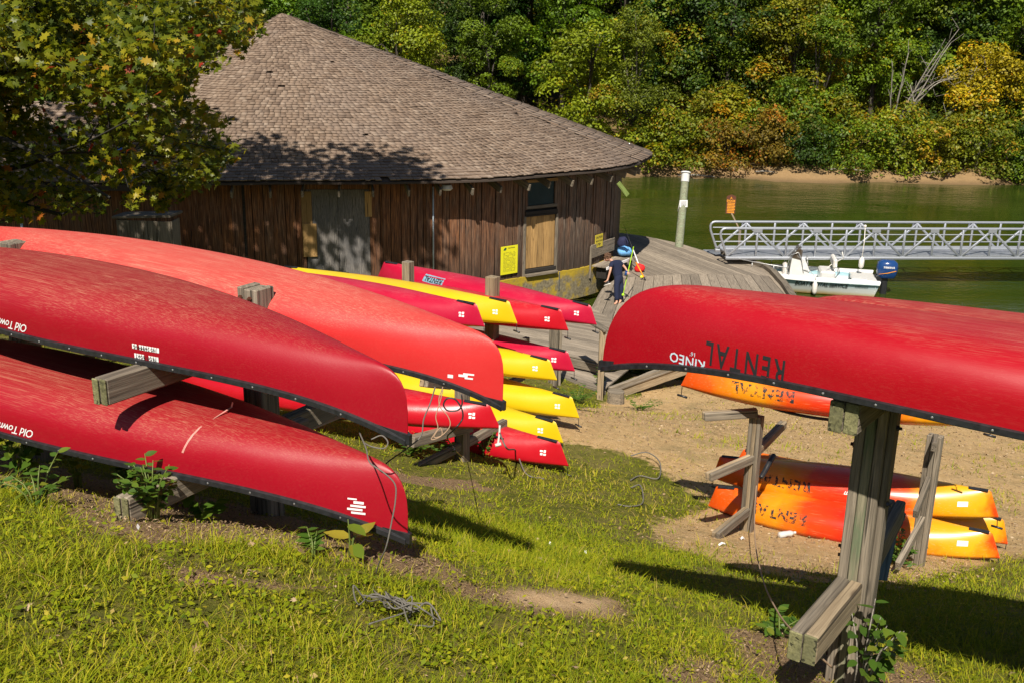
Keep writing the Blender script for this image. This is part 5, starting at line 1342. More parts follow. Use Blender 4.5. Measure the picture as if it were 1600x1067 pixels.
# landing net with a lime pole
b = MB(); n0, n1 = Bp(973.5,461,-.05), Bp(990,386,.5); b.tube([n0, n1], .014, 6); b.ball(n0, .045, seg=10)
np_ = tag(link('net_pole', b.mesh('np', True), M['lime'], None), 'lime green pole with a ball end held behind the child', 'pole')
b = MB(); b.tube([Bp(977.5,431,-.03), Bp(979,424,.0)], .04, 8); link('grip', b.mesh('gp', True), M['blue'], np_)
# backpack and pale blue bag by the wall
bp = H(974, 402, DECK_Z+.42)
bx = H(978, 413, DECK_Z)
sb_ = empty('low_bench', bx, 'low grey plank bench carrying the bags beside the wall corner', 'bench')
board('seat_plank', W(966,404,PJ(bp)[2]), W(988,404,PJ(bp)[2]), .5, .05, M['wood_grey'], sb_)
for px in (968, 986): q = W(px, 404, PJ(bp)[2]); board('support', (q.x, q.y, DECK_Z), (q.x, q.y, q.z-.02), .4, .05, M['wood_dark'], sb_, up=(1,0,0))
def lump(name, mat, c, sx, sy, sz, label, cat, seed=0):
    b_ = MB(); b_.ball((0,0,0), sx, sy, sz, 16, 11)
    b_.v = [tuple(Vector(v)*(1+.22*mnoise.noise(Vector(v)*7+Vector((seed,0,0))))) for v in b_.v]
    b_.v = [(v[0], v[1], max(v[2], -sz*.75)) for v in b_.v]
    return tag(link(name, b_.mesh(name, True), mat, None, Matrix.Translation(c)), label, cat)
zz = PJ(bp)[2]
lump('duffel_bag', M['bag_blue'], W(975.5,393,zz), .25, .2, .17, 'pale blue bag on the low bench at the boathouse corner', 'bag', 1)
bk_ = lump('backpack', M['bag_dark'], W(972.5,379,zz+.1), .17, .14, .19, 'dark navy backpack on top of the pale blue bag', 'backpack', 5)
b = MB(); b.tube([(.1,-.1,.15),(.17,-.14,.02),(.13,-.12,-.12)], .018, 6); link('strap', b.mesh('strap', True), M['bag_dark'], bk_, None, True)
rb = H(999, 425, DECK_Z)
lump('tackle_bag', M['bag_red'], rb+Vector((0,0,.12)), .17, .14, .15, 'small red bag on the deck behind the fishing rods', 'bag', 9)
# two rods leaning together
for (a_, c2, mat, lab) in (((1009,439,-.0),(975,376,.6),'rod_orange','orange butted fishing rod leaning from the deck towards the wall'), ((1003,427,.1),(973,348,1.0),'ink','thin black fishing rod with a pale grip leaning behind the orange one')):
    q0 = H(a_[0], a_[1], DECK_Z); z0 = PJ(q0)[2]; q1 = W(c2[0], c2[1], z0+c2[2]); e_ = empty('fishing_rod', q0, lab, 'fishing rod')
    b = MB(); b.tube([q0, q0.lerp(q1, .35), q0.lerp(q1, .7), q1], [.02,.016,.008,.004], 6); link('blank', b.mesh('blank', True), M['ink'], e_)
    b = MB(); b.tube([q0.lerp(q1,.08), q0.lerp(q1,.45)], .02, 6); link('grip', b.mesh('grip', True), M[mat if mat != 'ink' else 'decal_white'], e_)
    b = MB(); q = q0.lerp(q1, .12)+Vector((-.05,-.03,-.03)); b.ball(q, .055, .045, .045, 8, 6); link('reel', b.mesh('reel', True), M['sign_yellow' if mat != 'ink' else 'steel'], e_)
# ------------------------------------------------------------------ foliage builders
def quad_leaves(C, Nn, size, aspect=.62):
    """a rhombic leaf at each centre C with normal Nn; returns verts, faces"""
    n = len(C); up = rng.normal(size=(n, 3)); t_ = np.cross(Nn, up); t_ /= np.linalg.norm(t_, axis=1)[:,None]+1e-9
    b_ = np.cross(Nn, t_); s = size[:,None]
    V = np.stack([C-t_*s*.5, C+b_*s*.5*aspect+Nn*s*.06, C+t_*s*.5, C-b_*s*.5*aspect+Nn*s*.06], 1).reshape(-1, 3)
    return V, np.arange(4*n).reshape(-1, 4)
def unit(v): return v/(np.linalg.norm(v, axis=1)[:,None]+1e-9)
def crown_mesh(name, w_, h_, nlobe, per, leaf, base=.12, flat=.7, seed=0, accent=0.0, gap=1.0):
    """foliage of lobes over a crown envelope, base at z=0; leaf tint attribute"""
    g = np.random.default_rng(seed); Vs, Ts = [], []
    th = g.uniform(0, 2*math.pi, nlobe); zz = g.uniform(base, .93, nlobe)
    prof = np.sin(np.clip((zz-base*.6)/(1-base*.6), 0, 1)**.75*math.pi)**.6
    rr = prof*w_*.5*g.uniform(.45, .98, nlobe); lc = np.stack([rr*np.cos(th), rr*np.sin(th), zz*h_], 1)
    ls = g.uniform(.11, .25, nlobe)*w_*(.75+.35*prof)
    Cc, Nc, Sz, Ti = [], [], [], []
    for i in range(nlobe):
        k = int(per*g.uniform(.7, 1.3)*(ls[i]/(.18*w_))**1.6); d = unit(g.normal(size=(k, 3))); d[:,2] = np.abs(d[:,2])*.9-.25
        rad = ls[i]*g.uniform(.55, 1.05, k)**.5
        # clumps inside the lobe
        kk = 9; cd_ = unit(g.normal(size=(kk, 3))); q = g.integers(0, kk, k); d = unit(d*.55+cd_[q]*.75+g.normal(size=(k,3))*.16)
        c = lc[i]+d*rad[:,None]*np.array([1, 1, flat])
        Cc.append(c); Nc.append(unit(d*.6+g.normal(size=(k, 3))*.45+np.array([0, 0, .55]))); Sz.append(leaf*g.uniform(.6, 1.3, k))
        lt = g.uniform(.25, .75) if g.random() > accent*4 else g.uniform(.9, 1.0); Ti.append(np.clip(lt+g.normal(size=k)*.16+(.6*(g.random(k) < accent)), 0, 1))
    V, F = quad_leaves(np.concatenate(Cc), np.concatenate(Nc), np.concatenate(Sz))
    return np_mesh(name, V, F, {'tint': ('FACE', np.concatenate(Ti))}), lc
def trunk_mesh(h_, r0, lc, seed=0, lean=.05):
    g = random.Random(seed); b_ = MB(); top = h_*.72; pts = [Vector((lean*h_*(i/6)**1.5*g.uniform(.6,1.2), .12*g.uniform(-1,1)*i/6, -.6+(top+.6)*i/6)) for i in range(7)]
    b_.tube(pts, [r0*(1.25 if i == 0 else 1-.13*i) for i in range(7)], 7)
    for k in range(min(len(lc), 9)):
        q = Vector(lc[k]); i = g.randint(2, 5); p = pts[i]
        if q.z < p.z: continue
        m_ = p.lerp(q, .5)+Vector((0, 0, .08*h_)); b_.tube([p, m_, q], [r0*.42, r0*.28, r0*.08], 5)
    return b_.mesh('trunk', True)
# random per leaf tint: dark olive -> green -> bright yellow green -> autumn accents (obj.color multiplies)
M['leaf_far'] = m_leaf('woodland_leaf', [(0, (.30,.30,.22)), (.4, (.75,.75,.6)), (.72, (1.15,1.1,.75)), (.86, (1.35,1.2,.7)), (1.0, (1.75,.85,.45))], .28, True)
VAR = []
for i, (w_, h_, nl, per, lf, bs) in enumerate(((6.8, 14, 36, 330, .25, .10), (6, 13, 32, 360, .20, .08), (7.6, 12, 36, 310, .29, .06), (5.6, 15, 36, 320, .22, .12), (7.6, 12, 40, 310, .25, .06))):
    me, lc = crown_mesh('crown', w_, h_*.92, nl, per, lf, bs, .75, 40+i, .05 if i == 4 else .004); VAR.append((me, trunk_mesh(h_, .24, lc+np.array([0,0,h_*.08]), i), h_))
BUSH = []
for i, (w_, h_, nl, per, lf) in enumerate(((4.6, 3.4, 28, 170, .19), (5.2, 2.6, 28, 170, .17), (3.6, 3.8, 24, 170, .19))):
    me, lc = crown_mesh('foliage', w_, h_, nl, per, lf, -.05, .8, 80+i, .05); BUSH.append((me, trunk_mesh(h_*.7, .06, lc, 20+i), h_))
_tree_first = {}
def tree(kind, x, y, col, sc, label, group, rot=None, sz=None, var=None, nm='tree', zoff=0.0):
    y = y-(.75 if PJ((x, y, 1))[0] > 1200 else .25) if kind == 'bush' and y < 64.4 else y
    lst = VAR if kind == 'tree' else BUSH; me, tr, h_ = lst[(random.randrange(len(lst)) if var is None else var)]
    rot = random.uniform(0, 6.28) if rot is None else rot; sz = sz or sc
    e_ = empty(nm, Matrix.Translation((x, y, gh(x, y)+zoff)) @ Matrix.Rotation(rot, 4, 'Z') @ Matrix.Diagonal((sc, sc, sz, 1)), label, 'tree' if kind == 'tree' else 'bush', group)
    cr = link('crown' if kind == 'tree' else 'foliage', me, M['leaf_far'], e_, Matrix.Translation((0,0,h_*.08 if kind == 'tree' else 0)), True); cr.color = (*col, 1)
    if kind == 'tree': link('trunk', tr, M['bark'], e_, None, True)
    else: link('stems', tr, M['bark'], e_, None, True)
    return e_
GRN, DGR, YGR, OLV, YEL, RED, ORG, GLD = (.125,.205,.010), (.045,.095,.009), (.215,.275,.010), (.16,.20,.012), (.42,.34,.010), (.36,.05,.03), (.215,.155,.018), (.215,.225,.010)
CNAME = {GRN: 'mid green', DGR: 'deep green', YGR: 'yellow green', OLV: 'olive green', YEL: 'golden yellow', RED: 'dark red', ORG: 'rusty orange', GLD: 'yellowing'}
def at_px(px, Y):
    """X of the place at distance Y that shows at photo column px"""
    x = (px-800)/FPX*Y*1.02
    return x
# the wooded far bank: named individuals first (photo column, distance)
NAMED = [('tree', 630, 66, YGR, .72, 'bright yellow green tree just past the upper right slope of the shingle roof', 0),
 ('tree', 905, 66, YGR, .80, 'broad yellow green tree above the right end of the roof slope', 2),
 ('tree', 975, 64, OLV, .74, 'olive tree with yellow tints right beyond the boathouse corner', 1),
 ('tree', 1110, 70, DGR, .9, 'dark green tree with a bare dark trunk beyond the mooring pole', 0),
 ('tree', 1205, 69, GLD, .85, 'yellowing tree with red tufts beyond the gangway', 4),
 ('tree', 1250, 67, GRN, .72, 'green tree low over the bank with a red spray beneath it', 1),
 ('tree', 1330, 70, GRN, .88, 'tall green tree behind the pale dead branches', 3),
 ('tree', 1500, 66, YEL, .66, 'golden yellow tree on the far bank, brightest of the wood', 2),
 ('tree', 1590, 66, YGR, .78, 'yellow green tree to the right of the golden tree', 1),
 ('tree', 1445, 71, DGR, .85, 'deep green tree between the dead branches and the golden tree', 3),
 ('bush', 1005, 63.6, YGR, 1.0, 'yellow green bush on the sand lip beside the boathouse corner', 0),
 ('bush', 1060, 63.8, OLV, 1.15, 'olive bush behind the top of the mooring pole', 1),
 ('bush', 1120, 63.6, ORG, .95, 'rusty orange bush right of the mooring pole', 1),
 ('bush', 1178, 63.7, ORG, .9, 'reddish bush above the brown sign', 0),
 ('bush', 1100, 65.0, GLD, 1.2, 'yellowing tall bush behind the rusty orange one', 2),
 ('bush', 1245, 63.5, DGR, .8, 'small blue green bush under the tree with the red spray', 0),
 ('bush', 1310, 63.6, GRN, 1.0, 'green bush under the pale dead branches', 1),
 ('bush', 1365, 63.6, YGR, .95, 'light green bush right of the dead branches', 0),
 ('bush', 1430, 63.4, GLD, .9, 'yellow tinged bush left of the golden tree', 2),
 ('bush', 1490, 63.6, OLV, 1.0, 'olive bush below the golden tree', 0),
 ('bush', 1575, 63.3, DGR, 1.0, 'dark green bush at the right end of the sandy shore', 2),
 ('bush', 1535, 63.6, GRN, .9, 'green bush at the foot of the golden tree, on its right', 1),
 ('bush', 1285, 66.0, RED, .42, 'small crimson bush glowing in the dark gap of the far bank', 0),
 ('bush', 1215, 65.5, GRN, 1.2, 'tall green bush left of the dark gap', 2)]
for k, px, Y, col, sc, lab, var in NAMED:
    tree(k, at_px(px, Y), Y, col, sc, lab, 'woods on the far bank', var=var, sz=sc*random.uniform(.95, 1.1), nm='tree' if k == 'tree' else 'bush')
g_ = random.Random(5)
_LM = [(330, 'behind the maple'), (440, 'left of the roof peak'), (520, 'just right of the roof peak'), (640, 'above the upper roof slope'), (760, 'above the middle of the roof slope'), (880, 'above the lower roof slope'), (990, 'above the boathouse corner'),
       (1065, 'left of the mooring pole'), (1135, 'right of the mooring pole'), (1200, 'just right of the brown sign'), (1260, 'above the left end of the motorboat'), (1330, 'above the motorboat'), (1400, 'behind the dead branches'), (1470, 'left of the golden tree'), (1540, 'behind the golden tree'), (1620, 'right of the golden tree'), (9999, 'past the right frame edge')]
_used = set()
def wlabel(size, col, kind, row, px):
    lm = next(t_ for q, t_ in _LM if px < q)
    for extra in ('', ' leaning left', ' farther off', ' thin topped', ' ragged', ' in its shade'):
        l_ = f'{size} {col} {kind}{extra} {row} {lm}'
        if l_ not in _used: _used.add(l_); return l_
    return l_
for row, (Y0, step, px0, px1, cols, sc) in enumerate(((74, 58, 300, 1960, (GRN, DGR, DGR, YGR, GRN), .95), (82, 62, 250, 2000, (DGR, DGR, OLV, GRN), 1.1), (94, 75, 150, 2020, (DGR, DGR, GRN), 1.25))):
    px = px0
    while px < px1:
        Y = Y0+g_.uniform(-2.5, 2.5); x = at_px(px, Y); col = g_.choice(cols); s_ = sc*g_.uniform(.82, 1.15)
        if not (660 < px < 715 and row < 2):
            tree('tree', x, Y, tuple(c*g_.uniform(.85, 1.15) for c in col), s_, wlabel('tall' if s_ > sc else 'shorter', CNAME[col], 'tree', ('in the second row', 'in the third row', 'at the very back')[row], px), 'woods on the far bank')
        px += step*g_.uniform(.75, 1.2)
for px in range(985, 1650, 46):
    Y = 65.0+g_.uniform(-.4, 1.6); col = g_.choice((GRN, OLV, YGR, GRN, DGR, GLD)); s_ = g_.uniform(.85, 1.35); tree('bush', at_px(px+g_.uniform(-10, 10), Y), Y, col, s_, wlabel('big' if s_ > 1.1 else 'small', CNAME[col], 'bush', 'in the thicket', px), 'woods on the far bank', nm='bush')
# trees nearer, behind the boathouse on the left
for px, Y, col, sc in ((300, 58, YGR, .6), (235, 60, GRN, .7), (520, 62, DGR, .8), (470, 66, GRN, .95), (560, 70, GRN, 1.0), (140, 62, YGR, .8), (60, 58, GRN, .9), (-60, 60, OLV, .9), (395, 64, DGR, .9), (760, 70, GRN, .72), (740, 75, DGR, .9)):
    col2 = tuple(c*g_.uniform(.9, 1.1) for c in col)
    tree('tree', at_px(px, Y), Y, col2, sc, wlabel('tall' if sc > .8 else 'low', CNAME[col], 'tree', 'on the slope', px), 'woods behind the boathouse')
# pale dead tree: bare curved stems
dx, dy = at_px(1385, 65.2), 65.2; dz = gh(dx, dy)
dead = empty('dead_tree', (dx, dy, dz), 'dead tree of bare pale curving stems on the far bank', 'tree')
for (ax, az, bx_, bz, cx, cz, r_) in ((-1.2,0,-.9,3.5,-.6,6.6,.09),(-1.0,.2,-.5,3.4,1.2,6.8,.09),(-.9,0,-.2,3.0,1.9,7.2,.085),(-.8,1,.4,4.8,2.6,8.0,.07),(.6,0,.5,3.0,-.1,4.6,.06),(1.0,0,2.4,3.0,4.0,4.9,.08),(1.2,1,2.9,3.2,4.1,5.8,.06),(-.6,2,1.0,5.6,2.2,5.0,.05),(.2,3,1.6,5.9,2.9,4.4,.05),(-.2,3,.9,6.2,1.4,4.0,.045),(-1.1,1,-1.0,4.0,-1.2,6.0,.05)):
    b = MB(); A_, B_, C_ = Vector((ax, 0, az)), Vector((bx_, g_.uniform(-.6,.3), bz)), Vector((cx, g_.uniform(-.8,.4), cz)); pts = [A_*(1-t_)**2+B_*2*t_*(1-t_)+C_*t_*t_+Vector((g_.uniform(-.05,.05),0,g_.uniform(-.05,.05))) for t_ in np.linspace(0, 1, 9)]
    b.tube(pts, [r_*(1-.75*i/8) for i in range(9)], 6)
    for q in range(7):
        i = g_.randint(3, 8); b.tube([pts[i], pts[i]+Vector((g_.uniform(-.6,.9), g_.uniform(-.3,.3), g_.uniform(.1,.9)))], [r_*.3, .008], 4)
    link('stem', b.mesh('stem', True), M['bark_pale'], dead, None, True)
# driftwood along the shore
for px, ln in ((1075, 2.2), (1300, 2.6), (1180, 1.2), (1440, 1.4)):
    x = at_px(px, 62.4); b = MB(); b.tube([(-ln/2,0,.08),(0,.1,.12),(ln/2,-.1,.06)], [.05,.07,.03], 6)
    tag(link('driftwood', b.mesh('dw', True), M['bark_pale'], None, Matrix.Translation((x, 62.2, gh(x, 62.2)))), {1075: 'pale log on the far sand behind the mooring pole', 1300: 'long bare branch on the far sand by the dead tree', 1180: 'short stick on the far sand above the brown sign', 1440: 'short log on the far sand left of the golden tree'}[px], 'log')

# ------------------------------------------------------------------ the maple over the left side
_lp = np.array([(0,-.5),(.10,-.18),(.34,-.30),(.30,-.10),(.52,.02),(.30,.10),(.36,.28),(.14,.20),(0,.55),(-.14,.20),(-.36,.28),(-.30,.10),(-.52,.02),(-.30,-.10),(-.34,-.30),(-.10,-.18)])
def maple_leaves(C, Nn, Dn, size):
    """lobed leaves: a fan of triangles round the blade's middle, folded a little"""
    n, k = len(C), len(_lp); Nn = unit(Nn); t_ = unit(Dn-Nn*(Dn*Nn).sum(1)[:,None]); b_ = np.cross(Nn, t_)
    fold = rng.uniform(.1, .5, n)
    P_ = C[:,None,:]+size[:,None,None]*(b_[:,None,:]*_lp[None,:,0,None]+t_[:,None,:]*_lp[None,:,1,None]-Nn[:,None,:]*(np.abs(_lp[None,:,0,None])*fold[:,None,None]))
    V = np.concatenate([C[:,None,:], P_], 1).reshape(-1, 3)
    j = np.arange(k); f = np.stack([np.zeros(k, int), 1+j, 1+(j+1) % k], 1)
    return V, (f[None]+(np.arange(n)*(k+1))[:,None,None]).reshape(-1, 3), k
M['bark_dark'] = m_wood('dark_maple_bark', (.008,.007,.005), (.018,.015,.012), (.034,.028,.022))
M['leaf_maple'] = m_leaf('maple_leaf', [(0, (.026,.045,.005)), (.35, (.068,.10,.007)), (.62, (.18,.20,.009)), (.80, (.40,.34,.016)), (.90, (.42,.20,.016)), (.96, (.32,.03,.015)), (1, (.36,.04,.025))], .45, False, .42)
def leafy(c): return mnoise.noise(Vector(c)*.75) > -.34+.14*(PJ(c)[0] < 200 and PJ(c)[1] > 120)
def limb(b_, p, d, ln, r_, depth, tips, g, keep=None):
    """a wandering limb that forks; twig ends collect in tips"""
    pts, rs = [p.copy()], [r_]; n = max(4, int(ln/.5)); d = d.normalized()
    for i in range(n):
        d = (d+Vector((g.gauss(0, .13), g.gauss(0, .13), g.gauss(0, .10)-.02))).normalized(); p = p+d*ln/n
        if keep and PJ(p)[0] > -60 and (not keep(p) or (depth < 2 and not leafy(p))): break
        pts.append(p.copy()); rs.append(max(.006, r_*(1-.72*(i+1)/n)))
        if depth > 0 and i > 0 and g.random() < (.9 if depth > 1 else .95):
            for _ in range(2 if depth == 1 else 1):
                sd = d.cross(Vector((g.gauss(0,1), g.gauss(0,1), g.gauss(0,1)))).normalized(); limb(b_, p, (d*.75+sd*.75+Vector((0,0,-.06))).normalized(), ln*g.uniform(.36, .55), rs[-1]*.55, depth-1, tips, g, keep)
        if depth == 0 or PJ(p)[0] > -80: tips.append((p.copy(), d.copy()))
    if len(pts) > 1: b_.tube(pts, rs, 6 if r_ > .04 else 4, caps=False)
    tips.append((p.copy(), d.copy()))
def maple(name, base, hgt, limbs, label, per, lsize, seed, keep=None, shade_limbs=()):
    g = random.Random(seed); e_ = empty(name, base, label, 'tree'); base = Vector(base); b_ = MB()
    tp = [base+Vector((.15*math.sin(i*.9), .1*math.cos(i*.7), -.5+(hgt+.5)*i/8)) for i in range(9)]; b_.tube(tp, [.34*(1-.09*i) for i in range(9)], 10); tr = link('trunk', b_.mesh('trunk', True), M['bark'], e_)
    tips = []; lb_ = MB()
    for (z_, d_, ln, r_, dep) in limbs: limb(lb_, base+Vector((0,0,z_)), Vector(d_), ln, r_, dep, tips, g, keep)
    link('limbs', lb_.mesh('limbs', True), M['bark_dark'], e_)
    if keep: tips = [t_ for t_ in tips if keep(t_[0])]
    tp_ = np.array([tuple(t_[0]) for t_ in tips]); td = np.array([tuple(t_[1]) for t_ in tips]); n = len(tp_)
    idx = rng.integers(0, n, per); C = tp_[idx]+rng.normal(size=(per, 3))*np.array([.17, .17, .13])+np.array([0,0,-.06])
    if keep: ok = np.array([keep(Vector(c)) and leafy(c) for c in C]); C, idx = C[ok], idx[ok]
    k = len(C); Nn = unit(rng.normal(size=(k, 3))*.55+np.array([0, -.25, .7])); Dn = td[idx]*.6+rng.normal(size=(k, 3))*.5+np.array([0, 0, -.55])
    twig_t = rng.random(n)[idx]; ti = np.clip(.33+.40*twig_t+rng.normal(size=k)*.12+(twig_t > .98)*.2+(rng.random(k) < .006)*.4, 0, 1)
    sz_ = lsize*rng.uniform(.7, 1.25, k); dist = np.linalg.norm(C-np.array(CP), axis=1)
    pj = np.array([PJ(Vector(c))[:2] for c in C]); inv_ = (pj[:,0] > 0) & (pj[:,1] > 0); o_ = np.argsort(np.where(inv_, dist, 1e3)); a_, r_ = o_[:300], o_[300:]
    V, F, kk = maple_leaves(C[r_], Nn[r_], Dn[r_], sz_[r_])
    cr = tag(link('crown', np_mesh('crown', V, F, {'tint': ('FACE', np.repeat(ti[r_], kk))}), M['leaf_maple'], e_), None, None, None, 'stuff')
    proto = []
    for q in range(10):                                  # ten leaf meshes of different tint, shared by the single leaves
        Vp, Fp, kk = maple_leaves(np.zeros((1,3)), np.array([[0,0,1.]]), np.array([[1.,0,0]]), np.ones(1)); proto.append(np_mesh('leaf', Vp, Fp, {'tint': ('FACE', np.full(kk, (q+.5)/10))}))
    for i in a_:
        link('leaf', proto[int(min(9, ti[i]*10))], M['leaf_maple'], e_, frame_m(C[i], Dn[i]-Nn[i]*float(Dn[i]@Nn[i]), Vector(Nn[i])) @ Matrix.Scale(float(sz_[i]), 4))
    return e_, k
# kept outline of the low boughs as places: nothing hangs in front of the roof's lit face
_edge = [(-400,345),(60,342),(150,335),(215,322),(262,330),(290,300),(330,290),(352,262),(372,240),(425,212),(405,190),(330,175),(300,150),(305,112),(330,108),(385,88),(412,52),(418,-10),(440,-200)]
_ez = np.array([p[1] for p in _edge][::-1])
def in_bough(p):
    x, y, z = PJ(p)
    if z < 8: return False
    if y < -30: return x < 470 and y > -420 and math.sin(p.x*5+p.y*3)+math.sin(p.z*6-p.y*4) > .1
    # even-odd test against the outline
    P_ = [(-900,345)]+_edge+[(-900,-200)]; ins = False; j = len(P_)-1
    jx, jy = 7*math.sin(p.x*9+p.z*7), 7*math.sin(p.y*8-p.z*9)
    for i in range(len(P_)):
        (xi, yi), (xj, yj) = P_[i], P_[j]
        if (yi > y+jy) != (yj > y+jy) and x+jx < (xj-xi)*(y+jy-yi)/(yj-yi)+xi: ins = not ins
        j = i
    return ins
mb_ = W(-230, 420, 15.0); mb_.z = gh(mb_.x, mb_.y)
LM = []
gm = random.Random(11)
for z_ in (2.6, 3.1, 3.6, 4.0, 4.4, 4.9, 5.4, 6.0, 6.6, 7.4):
    for k in range(2): LM.append((z_, (1, gm.uniform(-.55, .45), gm.uniform(-.04, .22)), gm.uniform(4.0, 5.9), .055, 2))
for z_ in (5, 6.5, 8, 9, 10): LM.append((z_, (gm.uniform(-1,.3), gm.uniform(-1,1), .5), 4.0, .08, 2))
_, nk = maple('maple_tree', mb_, 11.5, LM, 'maple with green, yellow and red lobed leaves hanging over the boathouse roof', 30000, .125, 3, in_bough)
# the taller shade tree outside the view on the left, whose shadow lies on the roof and the wing
def shade_leafs():
    t0 = Vector((-12.5, 20.0, 0)); t0.z = gh(t0.x, t0.y); e_ = empty('shade_tree', t0, 'tall tree left of the wing, mostly out of sight, that shades the roof', 'tree')
    b_ = MB(); b_.tube([t0+Vector((0,0,-.5)), t0+Vector((.2,0,6)), t0+Vector((0,.3,13))], [.4,.3,.12], 9); link('trunk', b_.mesh('trunk', True), M['bark'], e_)
    C = []; g = np.random.default_rng(4)
    for (cx, cy, cz, rx, ry, rz, n) in ((-13,19.5,10.5,3.6,3.2,3.2,2600),(-8.4,20.2,12.6,2.6,2.2,1.9,1500),(-5.3,20.3,13.7,2.1,1.6,1.1,750),(-12,21,14,3.4,3,2.6,1700),(-17,20,11,3.5,3.2,3.2,1500),(-10.5,18.4,7.6,1.8,1.8,1.7,500),(-15,23.0,8.0,3.2,2.0,2.0,900)):
        d = unit(g.normal(size=(n, 3)))*(g.random((n,1))**.4); cl = g.normal(size=(26, 3)); q = g.integers(0, 26, n); c = np.array([cx,cy,cz])+(d*.55+unit(cl)[q]*.62)*np.array([rx,ry,rz]); C.append(c)
    C = np.concatenate(C); pr_ = np.array([PJ(c)[:2] for c in C]); C = C[~((pr_[:,1] > -15) & (pr_[:,0] > 215))]; n = len(C)
    V, F, kk = maple_leaves(C, unit(g.normal(size=(n,3))*.5+np.array([0,0,.7])), g.normal(size=(n,3)), .34*g.uniform(.7, 1.2, n))
    link('crown', np_mesh('crown', V, F, {'tint': ('FACE', np.repeat(np.clip(g.normal(.38,.16,n), 0, 1), kk))}), M['leaf_maple'], e_)
shade_leafs()

# ------------------------------------------------------------------ grass, denser near the viewpoint
t = NT('grass_blade'); f = t.attr('tint'); gc = t.ramp(f, [(0, (.07,.11,.005)), (.35, (.195,.245,.007)), (.6, (.335,.34,.010)), (.78, (.46,.38,.03)), (.9, (.48,.36,.09)), (1, (.46,.32,.14))])
d = t.n('BsdfPrincipled', {'Base Color': gc, 'Roughness': .6, 'Specular IOR Level': .15}); tr = t.n('BsdfTranslucent', {'Color': gc})
mx = t.n('MixShader', {0: .35, 1: d.outputs[0], 2: tr.outputs[0]}); t.t.links.new(mx.outputs[0], t.out.inputs[0]); M['grass'] = t.m
def grass(n, r0, r1, hmin, hmax, wd_, seed, aw=.72):
    """blades thrown over a wedge of ground, as many per ring of distance"""
    g = np.random.default_rng(seed); r = r0*(r1/r0)**g.random(n); a = g.uniform(-aw, aw, n); X, Y = r*np.sin(a), r*np.cos(a)
    # clump
    cl = g.normal(size=(n, 2))*.026*np.maximum(1, r[:,None]*.25); kq = np.where(g.random(n) < .45, g.integers(0, max(1, n//14), n), np.arange(n)); X = X[kq]+cl[:,0]; Y = Y[kq]+cl[:,1]; r = np.hypot(X, Y)
    sand, dirt, bare = masks(X, Y); nz = rough_noise(X, Y, 1.7); nz2 = rough_noise(X+9, Y+4, .6)
    tuft = np.clip((rough_noise(X+5, Y-3, 2.2)-.12)*1.6, 0, .5)*(Y < 24); pk = np.maximum(1-sand*.985, sand*tuft)*(1-dirt*.82)*(1-bare*.97)*np.clip(.78+.75*nz, .12, 1); k = g.random(n) < pk; X, Y, r, nz, nz2, dirt, sand = X[k], Y[k], r[k], nz[k], nz2[k], dirt[k], sand[k]; n = len(X)
    Z = ground_h(X, Y)+.018*rough_noise(X, Y, 2.6)*np.exp(-((X/14)**2))-.01
    hh = (hmin+(hmax-hmin)*g.random(n)**3.2)*np.clip(1+.6*nz, .45, 1.6)*(1-.45*dirt)*(1+.5*sand); wv = wd_*g.uniform(.6, 1.3, n)*np.maximum(1, r/6)
    az = g.uniform(0, 6.28, n); ln = g.uniform(.4, 1.9, n)*hh; dx, dy = np.cos(az), np.sin(az); sx, sy = -dy, dx
    V = np.empty((n, 5, 3)); 
    V[:,0] = np.stack([X-sx*wv, Y-sy*wv, Z], 1); V[:,1] = np.stack([X+sx*wv, Y+sy*wv, Z], 1)
    mxp, my, mz = X+dx*ln*.38, Y+dy*ln*.38, Z+hh*.62
    V[:,2] = np.stack([mxp+sx*wv*.75, my+sy*wv*.75, mz], 1); V[:,3] = np.stack([mxp-sx*wv*.75, my-sy*wv*.75, mz], 1); V[:,4] = np.stack([X+dx*ln, Y+dy*ln, Z+hh*.88], 1)
    F = np.array([(0,1,2),(0,2,3),(3,2,4)])[None]+(np.arange(n)*5)[:,None,None]
    ti = np.clip(.42+.18*nz2+.14*g.normal(size=n)+.28*(g.random(n) < .16)+.25*dirt+.12*sand, 0, 1)
    return V.reshape(-1, 3), F.reshape(-1, 3), np.repeat(ti, 3)
vf = [grass(450000, 2.2, 8.5, .016, .090, .0019, 1), grass(190000, 7.0, 24, .02, .075, .0024, 2), grass(70000, .8, 14, .02, .09, .0028, 5, 1.35)]
o_ = np.cumsum([0]+[len(v[0]) for v in vf[:-1]])
me = np_mesh('grass', np.concatenate([v[0] for v in vf]), np.concatenate([v[1]+o for v, o in zip(vf, o_)]), {'tint': ('FACE', np.concatenate([v[2] for v in vf]))})
tag(link('grass', me, M['grass']), 'short sunlit grass with dry blades on the slope', None, None, 'stuff')
g = np.random.default_rng(21); n = 26000; r = 2.3*(12/2.3)**g.random(n); a = g.uniform(-.7, .7, n); X, Y = r*np.sin(a), r*np.cos(a); q = g.integers(0, n//12, n); X, Y = X[q]+g.normal(size=n)*.05, Y[q]+g.normal(size=n)*.05; sa, di, ba = masks(X, Y); k = g.random(n) < (1-sa)*(1-di*.8)*(1-ba); X, Y = X[k], Y[k]; n = len(X)
C = np.stack([X, Y, ground_h(X, Y)+.012+g.random(n)*.03], 1); V, F = quad_leaves(C, unit(g.normal(size=(n,3))*.4+np.array([0,-.1,1])), g.uniform(.012,.035,n), .6)
tag(link('lawn_weeds', np_mesh('lawn_weeds', V, F, {'tint': ('FACE', np.clip(g.normal(.4,.18,n),0,1))}), M['grass']), 'small broad leaves of clover and weeds in the grass', None, None, 'stuff')
